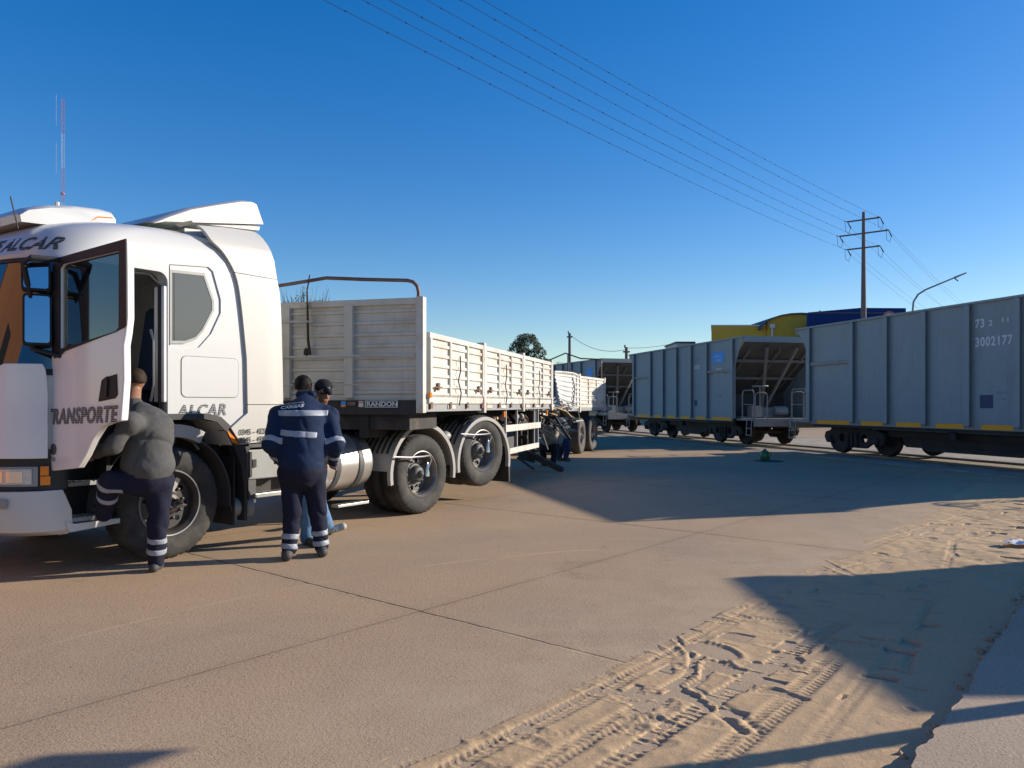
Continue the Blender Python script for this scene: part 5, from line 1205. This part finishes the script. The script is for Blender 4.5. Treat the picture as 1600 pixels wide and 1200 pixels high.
# ---------------------------------------------------------------- people: smooth bodies grown from distance fields
def sn_mesh(F, org, h):
    """surface nets on the field F (negative inside)"""
    nx, ny, nz = F.shape; ins = F < 0
    acc = np.zeros((nx-1, ny-1, nz-1, 3)); cnt = np.zeros((nx-1, ny-1, nz-1))
    for ax in range(3):
        o1, o2 = [a for a in range(3) if a != ax]
        for d1 in (0, 1):
            for d2 in (0, 1):
                sl0 = [None]*3; sl1 = [None]*3; n3 = (nx, ny, nz)
                sl0[ax] = slice(0, n3[ax]-1); sl1[ax] = slice(1, n3[ax])
                for o, d in ((o1, d1), (o2, d2)): sl0[o] = sl1[o] = slice(d, n3[o]-1+d)
                a = F[tuple(sl0)]; b = F[tuple(sl1)]; m = (a < 0) != (b < 0)
                t = np.where(m, a/np.where(m, a-b, 1), 0)
                off = [0, 0, 0]; off[o1] = d1; off[o2] = d2
                for k in range(3): acc[..., k] += np.where(m, t if k == ax else off[k], 0)
                cnt += m
    act = cnt > 0; idx = -np.ones(act.shape, int); idx[act] = np.arange(act.sum())
    I = np.argwhere(act); V = (acc[act]/cnt[act][:, None] + I)*h + np.array(org)
    faces = []
    for ax in range(3):
        o1, o2 = [(1, 2), (2, 0), (0, 1)][ax]; n3 = (nx, ny, nz)
        s0 = [slice(1, n3[k]-1) for k in range(3)]; s1 = list(s0); s0[ax] = slice(0, n3[ax]-1); s1[ax] = slice(1, n3[ax])
        a = ins[tuple(s0)]; b = ins[tuple(s1)]; E = np.argwhere(a != b)
        if not len(E): continue
        sg = a[tuple(E.T)]; base = E.copy()
        for k in range(3):
            if k != ax: base[:, k] += 1
        q = []
        for d1, d2 in ((1, 1), (0, 1), (0, 0), (1, 0)):
            p = base.copy(); p[:, o1] -= d1; p[:, o2] -= d2; q.append(idx[tuple(p.T)])
        Q = np.stack(q, 1); Q[~sg] = Q[~sg][:, ::-1]; faces.append(Q)
    return V, np.concatenate(faces)
def np_obj(V, F, name, m, parent=None):
    me = bpy.data.meshes.new(name); me.vertices.add(len(V)); me.vertices.foreach_set('co', V.astype(np.float32).ravel())
    F = F.astype(np.int32); me.loops.add(F.size); me.loops.foreach_set('vertex_index', F.ravel()); me.polygons.add(len(F))
    me.polygons.foreach_set('loop_start', np.arange(0, F.size, 4, dtype=np.int32)); me.polygons.foreach_set('use_smooth', [True]*len(F))
    me.update(calc_edges=True); me.validate(); me.materials.append(M[m]); o = bpy.data.objects.new(name, me); C.objects.link(o)
    if parent: o.parent = parent
    return o
def cap(P, a, b, ra, rb, fl=None):
    a = np.array(a, float); b = np.array(b, float); u = b-a; t = np.clip(((P-a)@u)/max(u@u, 1e-9), 0, 1)
    D = P-a-t[..., None]*u
    if fl is not None: D = D*np.array(fl)
    return np.sqrt((D*D).sum(-1)) - (ra+(rb-ra)*t)
def ell(P, c, r):
    q = (P-np.array(c))/np.array(r); k = np.sqrt((q*q).sum(-1)); return (k-1)*min(r)
def smin(a, b, k):
    h = np.clip(.5+.5*(b-a)/k, 0, 1); return b+(a-b)*h - k*h*(1-h)
def union(P, prims, k=.03):
    d = None
    for p in prims:
        kk = k
        if p[0] == 'c': e = cap(P, *p[1:6])
        elif p[0] == 'f': e = cap(P, *p[1:6]); kk = .004
        elif p[0] == 'e': e = ell(P, *p[1:3])
        elif p[0] == 's': d = np.maximum(d, -ell(P, *p[1:3])); continue
        d = e if d is None else smin(d, e, kk)
    return d
def grid(prims, h, pad=.06):
    pts = []; 
    for p in prims:
        if p[0] in 'cf':
            for q, r in ((p[1], p[3]), (p[2], p[4])): pts += [np.array(q)-r, np.array(q)+r]
        else: pts += [np.array(p[1])-np.array(p[2]), np.array(p[1])+np.array(p[2])]
    lo = np.min(pts, 0)-pad; hi = np.max(pts, 0)+pad; ax = [np.arange(lo[i], hi[i]+h, h) for i in range(3)]
    return lo, np.stack(np.meshgrid(*ax, indexing='ij'), -1)
def wrinkle(P, amp, seed):
    x, y, z = P[..., 0], P[..., 1], P[..., 2]; s = seed
    wx = .9*np.sin(6*z+s)+.7*np.sin(9*x-4*y+2*s); 
    def cr(ph, k): return (1-np.abs(np.sin(ph)))**k
    a = cr(11*z+7*x+wx*1.3+s, 5)*(.5+.5*np.sin(5*x+3*z+s)) + .8*cr(9*z-12*x+5*y+wx+2*s, 6)*(.5+.5*np.sin(7*z-3*x+s*1.7)) + .6*cr(19*z+4*x-8*y+1.5*wx+3*s, 5)*(.5+.5*np.sin(9*y+6*z))
    return amp*(1.5*a-.35+.25*np.sin(31*z+17*x+4*np.sin(12*y+s)))
def organic(name, m, prims, h=.011, k=.03, wr=0, seed=0, parent=None, clip=None, cut=None):
    lo, P = grid(prims, h); F = union(P, prims, k)
    if wr: F = F + wrinkle(P, wr, seed)
    if cut is not None: F = np.maximum(F, cut(P))
    if clip is not None: F = np.maximum(F, clip(P))
    V, Q = sn_mesh(F, lo, h); return np_obj(V, Q, name, m, parent)
def stripe(name, prims, a, b, t, w, rad, parent, k=.03, wr=0, seed=0, m='reflective', h=.008, out=.006, side=None):
    """reflective tape round the limb a-b at fraction t, taken from the same cloth surface pushed out"""
    a = np.array(a, float); b = np.array(b, float); u = (b-a)/np.linalg.norm(b-a); c = a+(b-a)*t
    lo = c-rad-.02; ax = [np.arange(lo[i], c[i]+rad+.02, h) for i in range(3)]; P = np.stack(np.meshgrid(*ax, indexing='ij'), -1)
    F = union(P, prims, k)
    if wr: F = F+wrinkle(P, wr, seed)
    F = F-out; F = np.maximum(F, np.abs((P-c)@u)-w/2)
    D = P-c; D = D-((D@u)[..., None])*u; F = np.maximum(F, np.sqrt((D*D).sum(-1))-rad)
    if side is not None: F = np.maximum(F, side(P))
    V, Q = sn_mesh(F, lo, h)
    return np_obj(V, Q, name, m, parent)
def hand(wrist, dirv, palm_n, s=1.0, curl=.5):
    """palm, four unequal fingers with a bend and a thumb off the side"""
    w = Vector(wrist); d = Vector(dirv).normalized(); n = Vector(palm_n); n = (n-d*n.dot(d)).normalized(); sd_ = d.cross(n)
    pr = [('c', w, w+d*.05*s, .026*s, .030*s)]; 
    for i, (off, ln) in enumerate(((-.030, .070), (-.010, .080), (.010, .075), (.030, .058))):
        b0 = w+d*.075*s+sd_*off*s; d1 = (d*math.cos(curl*.6)+n*math.sin(curl*.6)); b1 = b0+d1*ln*.5*s; d2 = (d*math.cos(curl*1.7)+n*math.sin(curl*1.7)); b2 = b1+d2*ln*.5*s
        pr += [('f', w+d*.03*s+sd_*off*.7*s, b0, .016*s, .012*s), ('f', b0, b1, .011*s, .010*s), ('f', b1, b2, .010*s, .008*s)]
    t0 = w+d*.025*s-sd_*.025*s; t1 = t0+(d*.6-sd_*.8+n*.2).normalized()*.035*s; t2 = t1+(d*.85-sd_*.35+n*.4).normalized()*.03*s
    return pr + [('f', t0, t1, .014*s, .012*s), ('f', t1, t2, .012*s, .009*s)]
def head(c, face, up=(0, 0, 1), s=1.0):
    c = Vector(c); f = Vector(face).normalized(); u = Vector(up); u = (u-f*u.dot(f)).normalized(); r = f.cross(u)
    q = lambda a, b, g: c+f*a*s+r*b*s+u*g*s
    return [('e', q(-.012, 0, .025), (.080*s, .080*s, .092*s)), ('c', q(.025, 0, -.01), q(.040, 0, -.085), .062*s, .030*s), ('f', q(.078, 0, .012), q(.100, 0, -.022), .008*s, .013*s),
            ('f', q(.072, -.018, -.060), q(.072, .018, -.060), .010*s, .010*s), ('f', q(.066, -.03, .022), q(.066, .03, .022), .014*s, .014*s),
            ('f', q(.0, .078, -.015), q(-.012, .084, .018), .010*s, .014*s), ('f', q(.0, -.078, -.015), q(-.012, -.084, .018), .010*s, .014*s)], q
def at(px, py, Z): return (Vector(((px-800)/1200*Z, Z, 1.42+(632-py)/1200*Z)))
def mk_person(base, label, joints, cloth, face, group=None, s=1.0, hands=True, hres=.011, spec=None):
    """joints: dict of world points"""
    B = Vector((base[0], base[1], 0)); Jn = {k: (Vector(v)-B) for k, v in joints.items()}; sp = spec or {}
    g = lambda k: Jn[k]
    hd, q = head(g('head'), face, s=s)
    tor = sp.get('torso', (.15, .17)); 
    body = hd + [('c', g('head')-Vector((0, 0, .06))*s, g('neck'), .052*s, .060*s), ('c', g('neck'), g('chest'), .06, tor[1]*.75), ('c', g('chest'), g('pelvis'), tor[1]*.75, tor[0]*.8)]
    for sd_ in 'lr':
        body += [('c', g('chest'), g('sh_'+sd_), .09, .055), ('c', g('sh_'+sd_), g('el_'+sd_), .045, .035), ('c', g('el_'+sd_), g('ha_'+sd_), .035, .024),
                 ('c', g('pelvis'), g('hip_'+sd_), .1, .08), ('c', g('hip_'+sd_), g('kn_'+sd_), .075, .05), ('c', g('kn_'+sd_), g('an_'+sd_), .045, .032)]
        d = (g('ha_'+sd_)-g('el_'+sd_)); body += hand(g('ha_'+sd_), d, sp.get('palm', (0, 1, -.2)), s)
    o = organic('person', 'skin', body, h=sp.get('bres', .009), k=.02); o.location = B; tag(o, label, 'person', group)
    # upper garment
    up = [('c', g('neck'), g('chest'), .075, tor[1]), ('c', g('chest'), g('pelvis')+Vector((0, 0, .03)), tor[1], tor[0])] + sp.get('extra', lambda g: [])(g)
    A = sp.get('arm', 1)
    for sd_ in 'lr': up += [('c', g('chest')+(g('neck')-g('chest'))*.4, g('sh_'+sd_), tor[1]*.7, .085*A), ('c', g('sh_'+sd_), g('el_'+sd_), .088*A, .068*A), ('c', g('el_'+sd_), g('ha_'+sd_), .068*A, .048)]
    top_c = g('neck')+Vector((0, 0, .055))
    nk = lambda P: .058-np.sqrt((((P-np.array(g('neck')))*np.array([1, 1, .0]))**2).sum(-1)) if False else (P[..., 2]-top_c.z)
    tname = cloth['top'][0]; jk = organic(tname, cloth['top'][1], up, h=hres, k=sp.get('k', .045), wr=sp.get('wr', .006), seed=sp.get('seed', 1), parent=o, cut=nk)
    # collar
    tr = [('c', g('pelvis')+Vector((0, 0, .05)), g('pelvis')-Vector((0, 0, .04)), tor[0]*.93, tor[0]*.95)]
    for sd_ in 'lr': tr += [('c', g('pelvis')+(g('hip_'+sd_)-g('pelvis'))*.6, g('hip_'+sd_), .12, .115), ('c', g('hip_'+sd_), g('kn_'+sd_), .112, .080), ('c', g('kn_'+sd_), g('an_'+sd_), .080, .066)]
    ps = organic('trousers', cloth['bottom'], tr, h=hres, k=.035, wr=sp.get('wr', .006), seed=sp.get('seed', 1)+3, parent=o)
    for sd_ in 'lr':
        a, t_ = g('an_'+sd_), g('toe_'+sd_); hl = g('heel_'+sd_)
        sh = [('c', hl+Vector((0, 0, .045)), t_+Vector((0, 0, .035)), .042, .040), ('c', hl+Vector((0, 0, .05)), a-Vector((0, 0, .02)), .045, .05)]
        zf = min(hl.z, t_.z)
        so_ = organic(cloth['shoe'][0], cloth['shoe'][1], sh, h=.009, k=.02, parent=o, cut=lambda P, z=zf: z-P[..., 2])
    # hair or cap
    if cloth.get('hair'):
        hr = [('e', q(-.020, 0, .036), (.084*s, .084*s, .090*s)), ('c', q(-.045, 0, .0), q(-.048, 0, -.035), .062*s, .048*s)]
        fv = np.array(Vector(face).normalized()); hc = np.array(q(0, 0, .03))
        organic('hair', cloth['hair'], hr, h=.007, k=.02, wr=.0035, seed=2, parent=o, cut=lambda P: np.maximum((P-hc)@fv-.045*s-.6*np.maximum(0, P[..., 2]-hc[2]), -(P[..., 2]-(hc[2]-.040*s))))
    if cloth.get('cap'):
        cpr = [('e', q(-.006, 0, .052), (.092*s, .090*s, .078*s))]; hc = np.array(q(0, 0, .045))
        cp = organic('cap', cloth['cap'], cpr, h=.007, parent=o, cut=lambda P: -(P[..., 2]-hc[2]))
        organic('brim', cloth['cap'], [('c', q(.075, -.035, .050), q(.075, .035, .050), .012, .012), ('c', q(.12, -.02, .040), q(.12, .02, .040), .010, .010), ('c', q(.08, 0, .048), q(.13, 0, .038), .03, .012)], h=.007, k=.03, parent=cp, cut=lambda P, z=q(0, 0, .056).z: P[..., 2]-z)
        MB().box(-.012, .012, -.004, .004, -.01, .01).xform(Matrix.Translation(q(.088, 0, .075))).build('cap_badge', 'decal_white', cp)
    fp = dict(h=.008)
    return o, g, up, tr, q
# climbing into the cab
j1 = dict(pelvis=at(231, 737, 6.42), chest=at(231, 672, 6.46), neck=at(208, 632, 6.66), head=at(211, 597, 6.84), sh_r=at(251, 664, 6.48), sh_l=at(203, 660, 6.20), el_l=at(176, 697, 6.15), ha_l=at(152, 708, 6.30),
          el_r=at(246, 690, 6.72), ha_r=at(232, 655, 6.86), hip_r=at(248, 752, 6.47), kn_r=at(247, 815, 6.50), an_r=at(244, 876, 6.55), heel_r=at(247, 886, 6.60), toe_r=at(240, 893, 6.50),
          hip_l=at(214, 752, 6.38), kn_l=at(172, 752, 6.26), an_l=at(163, 802, 6.42), heel_l=at(165, 813, 6.40), toe_l=at(150, 811, 6.52))
for k in ('heel_r', 'toe_r'): j1[k].z = .0
for k in ('heel_l', 'toe_l'): j1[k].z = .50
p1, g1, up1, tr1, q1 = mk_person((-3.03, 6.53), 'person in a grey jacket and navy reflective trousers stepping up into the open cab', j1, dict(top=('jacket', 'grey_cloth'), bottom='navy_trousers', shoe=('boot', 'boot'), hair='hair_brown'), (-.83, .55, .05), spec=dict(torso=(.175, .165), wr=.009, seed=4, k=.06, arm=.84, extra=lambda g: [('e', g('chest')+(g('pelvis')-g('chest'))*.30, (.195, .165, .28)), ('e', g('pelvis')+Vector((0, 0, .05)), (.195, .165, .11))], palm=(0, .5, -1)))
for (a, b, t, r_) in (('kn_r', 'an_r', .46, .13), ('kn_r', 'an_r', .74, .13), ('kn_l', 'an_l', .10, .13), ('kn_l', 'an_l', .48, .13)):
    stripe('reflective_band', tr1, g1(a), g1(b), t, .048, r_, p1, k=.035, wr=.007, seed=7)
# man in the navy jacket seen from behind
j2 = dict(pelvis=at(471, 725, 7.08), chest=at(474, 662, 7.20), neck=at(479, 622, 7.36), head=at(474, 607, 7.46), sh_l=at(436, 650, 7.16), sh_r=at(514, 650, 7.28), el_l=at(423, 694, 6.98), ha_l=at(436, 718, 7.16),
          el_r=at(525, 694, 7.15), ha_r=at(521, 722, 7.34), hip_l=at(455, 738, 7.10), hip_r=at(490, 738, 7.14), kn_l=at(457, 800, 7.06), kn_r=at(496, 797, 7.18), an_l=at(452, 857, 7.03), an_r=at(502, 853, 7.20),
          heel_l=at(448, 872, 6.96), toe_l=at(446, 866, 7.14), heel_r=at(504, 866, 7.14), toe_r=at(500, 862, 7.32))
for k in ('heel_l', 'toe_l', 'heel_r', 'toe_r'): j2[k].z = 0
p2, g2, up2, tr2, q2 = mk_person((-1.93, 7.08), 'broad person seen from behind in a navy jacket with grey reflective bands', j2, dict(top=('jacket', 'navy_cloth'), bottom='navy_trousers', shoe=('boot', 'boot'), hair='hair_black'), (.35, .9, -.35), s=1.02,
     spec=dict(torso=(.205, .205), wr=.008, seed=9, extra=lambda g: [('e', g('pelvis')+(g('chest')-g('pelvis'))*.45, (.235, .205, .20))]))
for (a, b, t) in (('kn_l', 'an_l', .66), ('kn_l', 'an_l', .93), ('kn_r', 'an_r', .62), ('kn_r', 'an_r', .90)):
    stripe('reflective_band', tr2, g2(a), g2(b), t, .05, .14, p2, k=.035, wr=.008, seed=12)
for sd_ in 'lr':
    stripe('reflective_band', up2, g2('sh_'+sd_), g2('el_'+sd_), .93, .055, .12, p2, k=.045, wr=.008, seed=9)
    stripe('reflective_band', up2, g2('el_'+sd_), g2('ha_'+sd_), .62, .05, .10, p2, k=.045, wr=.008, seed=9)
bk = lambda P: (P[..., 1]-(g2('chest').y+.02))
stripe('reflective_band', up2, g2('chest')+Vector((0, 0, -.5)), g2('chest')+Vector((0, 0, .5)), .60, .055, .235, p2, k=.045, wr=.008, seed=9, side=bk)
stripe('reflective_band', up2, g2('chest')+Vector((0, 0, -.5)), g2('chest')+Vector((.08, 0, .5)), .41, .055, .30, p2, k=.045, wr=.008, seed=9, side=lambda P: np.maximum(bk(P), np.abs(P[..., 0]-g2('chest').x-.01)-.165))
from mathutils.bvhtree import BVHTree
jk2 = [c for c in S.objects if c.parent == p2 and c.name.startswith('jacket')][0]
bv = BVHTree.FromPolygons([v.co for v in jk2.data.vertices], [tuple(p.vertices) for p in jk2.data.polygons])
def on_back(txt, size, x0, z0, slope, name, **k):
    o = text_mesh(txt, size, 'decal_white', p2, Matrix.Identity(4), name, ext=0, **k)
    for v in o.data.vertices:
        x, z = x0+v.co.x, z0+v.co.y*.8+slope*v.co.x; hit = bv.ray_cast(Vector((x, -1.5, z)), Vector((0, 1, 0)))
        v.co = (x, (hit[0].y if hit[0] else 0)-.004, z)
cz = g2('neck').z
on_back('CARGAS', .050, g2('neck').x-.17, cz-.105, .10, 'jacket_lettering', sx=1.15, offset=.0015)
on_back('TRENES ARGENTINOS', .021, g2('neck').x-.17, cz-.066, .10, 'jacket_lettering', sx=1.0)
organic('collar', 'navy_cloth', [('c', g2('neck')+Vector((-.06, -.02, .03)), g2('neck')+Vector((.06, -.02, .03)), .04, .04), ('c', g2('neck')+Vector((-.05, .04, .02)), g2('neck')+Vector((.05, .04, .02)), .04, .04)], h=.009, parent=p2)
# man in the cap behind him
j3 = dict(pelvis=at(489, 727, 7.74), chest=at(492, 665, 7.68), neck=at(500, 630, 7.60), head=at(505, 613, 7.52), sh_l=at(515, 652, 7.80), sh_r=at(470, 650, 7.60), el_l=at(512, 694, 7.88), ha_l=at(508, 720, 7.76),
          el_r=at(468, 694, 7.64), ha_r=at(475, 722, 7.66), hip_l=at(492, 740, 7.82), hip_r=at(481, 740, 7.72), kn_l=at(496, 782, 7.95), kn_r=at(478, 790, 7.74), an_l=at(511, 820, 8.36), an_r=at(480, 842, 7.80),
          heel_l=at(516, 830, 8.40), toe_l=at(536, 828, 8.40), heel_r=at(478, 850, 7.82), toe_r=at(494, 856, 7.62))
for k in ('heel_r', 'toe_r'): j3[k].z = 0
j3['heel_l'].z = .0; j3['toe_l'].z = .05
p3, g3, up3, tr3, q3 = mk_person((-2.0, 7.95), 'person in a dark cap and light blue jeans, half hidden behind the navy jacket', j3, dict(top=('sweater', 'dark_cloth'), bottom='denim_light', shoe=('sneaker', 'boot'), hair='hair_black', cap='dark_cloth'), (.62, -.70, -.35), spec=dict(torso=(.14, .15), seed=5))
MB().tube([g3('neck')+Vector((.03, -.09, .03)), g3('neck')+Vector((.07, -.13, -.05)), g3('neck')+Vector((.08, -.14, -.12))], .006, 6).build('lanyard', 'rail_yellow', p3)
e0 = q3(.078, 0, .022); MB().tube([q3(.06, -.066, .015), q3(.084, -.04, .015), q3(.090, -.012, .018), q3(.090, .012, .018), q3(.084, .04, .015), q3(.06, .066, .015)], [.005, .014, .006, .006, .014, .005], 8).build('sunglasses', 'black_trim', p3)
sn = [ch for ch in S.objects if ch.parent == p3 and ch.name.startswith('sneaker')]
sn[0].data.materials[0] = M['shoe_white']; sn[0]['label'] = 'pale sneaker with a white letter on its side'
tp = (g3('heel_l')+g3('toe_l'))/2
text_mesh('N', .07, 'decal_white', sn[0], frame(tp+Vector((-.03, -.046, .02)), (1, 0, 0), (0, .2, 1)), 'shoe_letter', sx=1, offset=.004)
# two people working at the wreck
def low(Z, px, py): return at(px, py, Z)
j4 = dict(pelvis=at(883, 690, 19.3), chest=at(873, 664, 19.1), neck=at(884, 656, 19.1), head=at(891, 657, 19.1), sh_l=at(873, 662, 19.4), sh_r=at(880, 662, 18.95), el_l=at(884, 672, 19.3), ha_l=at(895, 673, 19.2), el_r=at(877, 678, 18.9), ha_r=at(876, 690, 18.9),
          hip_l=at(881, 693, 19.4), hip_r=at(884, 693, 19.2), kn_l=at(876, 703, 19.5), kn_r=at(886, 703, 19.2), an_l=at(874, 716, 19.5), an_r=at(884, 716, 19.2), heel_l=at(873, 719, 19.5), toe_l=at(879, 719, 19.4), heel_r=at(883, 720, 19.2), toe_r=at(889, 720, 19.1))
j4['pelvis'] = at(880, 686, 19.3)
for k in ('heel_l', 'toe_l', 'heel_r', 'toe_r'): j4[k].z = 0
mk_person((1.3, 19.3), 'person in a beige shirt and dark jeans bending over the wreck beside the wheel', j4, dict(top=('shirt', 'beige_cloth'), bottom='denim_dark', shoe=('boot', 'boot'), cap='grey_cloth'), (.9, -.1, -.4), hres=.016, spec=dict(torso=(.15, .17), bres=.013))
j5 = dict(pelvis=at(858, 694, 17.6), chest=at(861, 677, 17.4), neck=at(858, 668, 17.4), head=at(857, 662, 17.4), sh_l=at(853, 672, 17.5), sh_r=at(867, 674, 17.3), el_l=at(850, 684, 17.4), ha_l=at(855, 690, 17.6), el_r=at(866, 686, 17.2), ha_r=at(862, 690, 17.5),
          hip_l=at(854, 697, 17.6), hip_r=at(862, 697, 17.5), kn_l=at(848, 697, 17.9), kn_r=at(868, 697, 17.8), an_l=at(850, 722, 17.7), an_r=at(864, 724, 17.5), heel_l=at(850, 727, 17.7), toe_l=at(847, 727, 17.9), heel_r=at(864, 727, 17.5), toe_r=at(866, 727, 17.7))
for k in ('heel_l', 'toe_l', 'heel_r', 'toe_r'): j5[k].z = 0
mk_person((.85, 17.6), 'person in dusty shirt and black trousers crouching at the torn end of the trailer', j5, dict(top=('shirt', 'beige_cloth'), bottom='dark_cloth', shoe=('boot', 'boot'), hair='hair_black'), (-.2, .95, -.2), hres=.016, spec=dict(torso=(.17, .17), bres=.013))
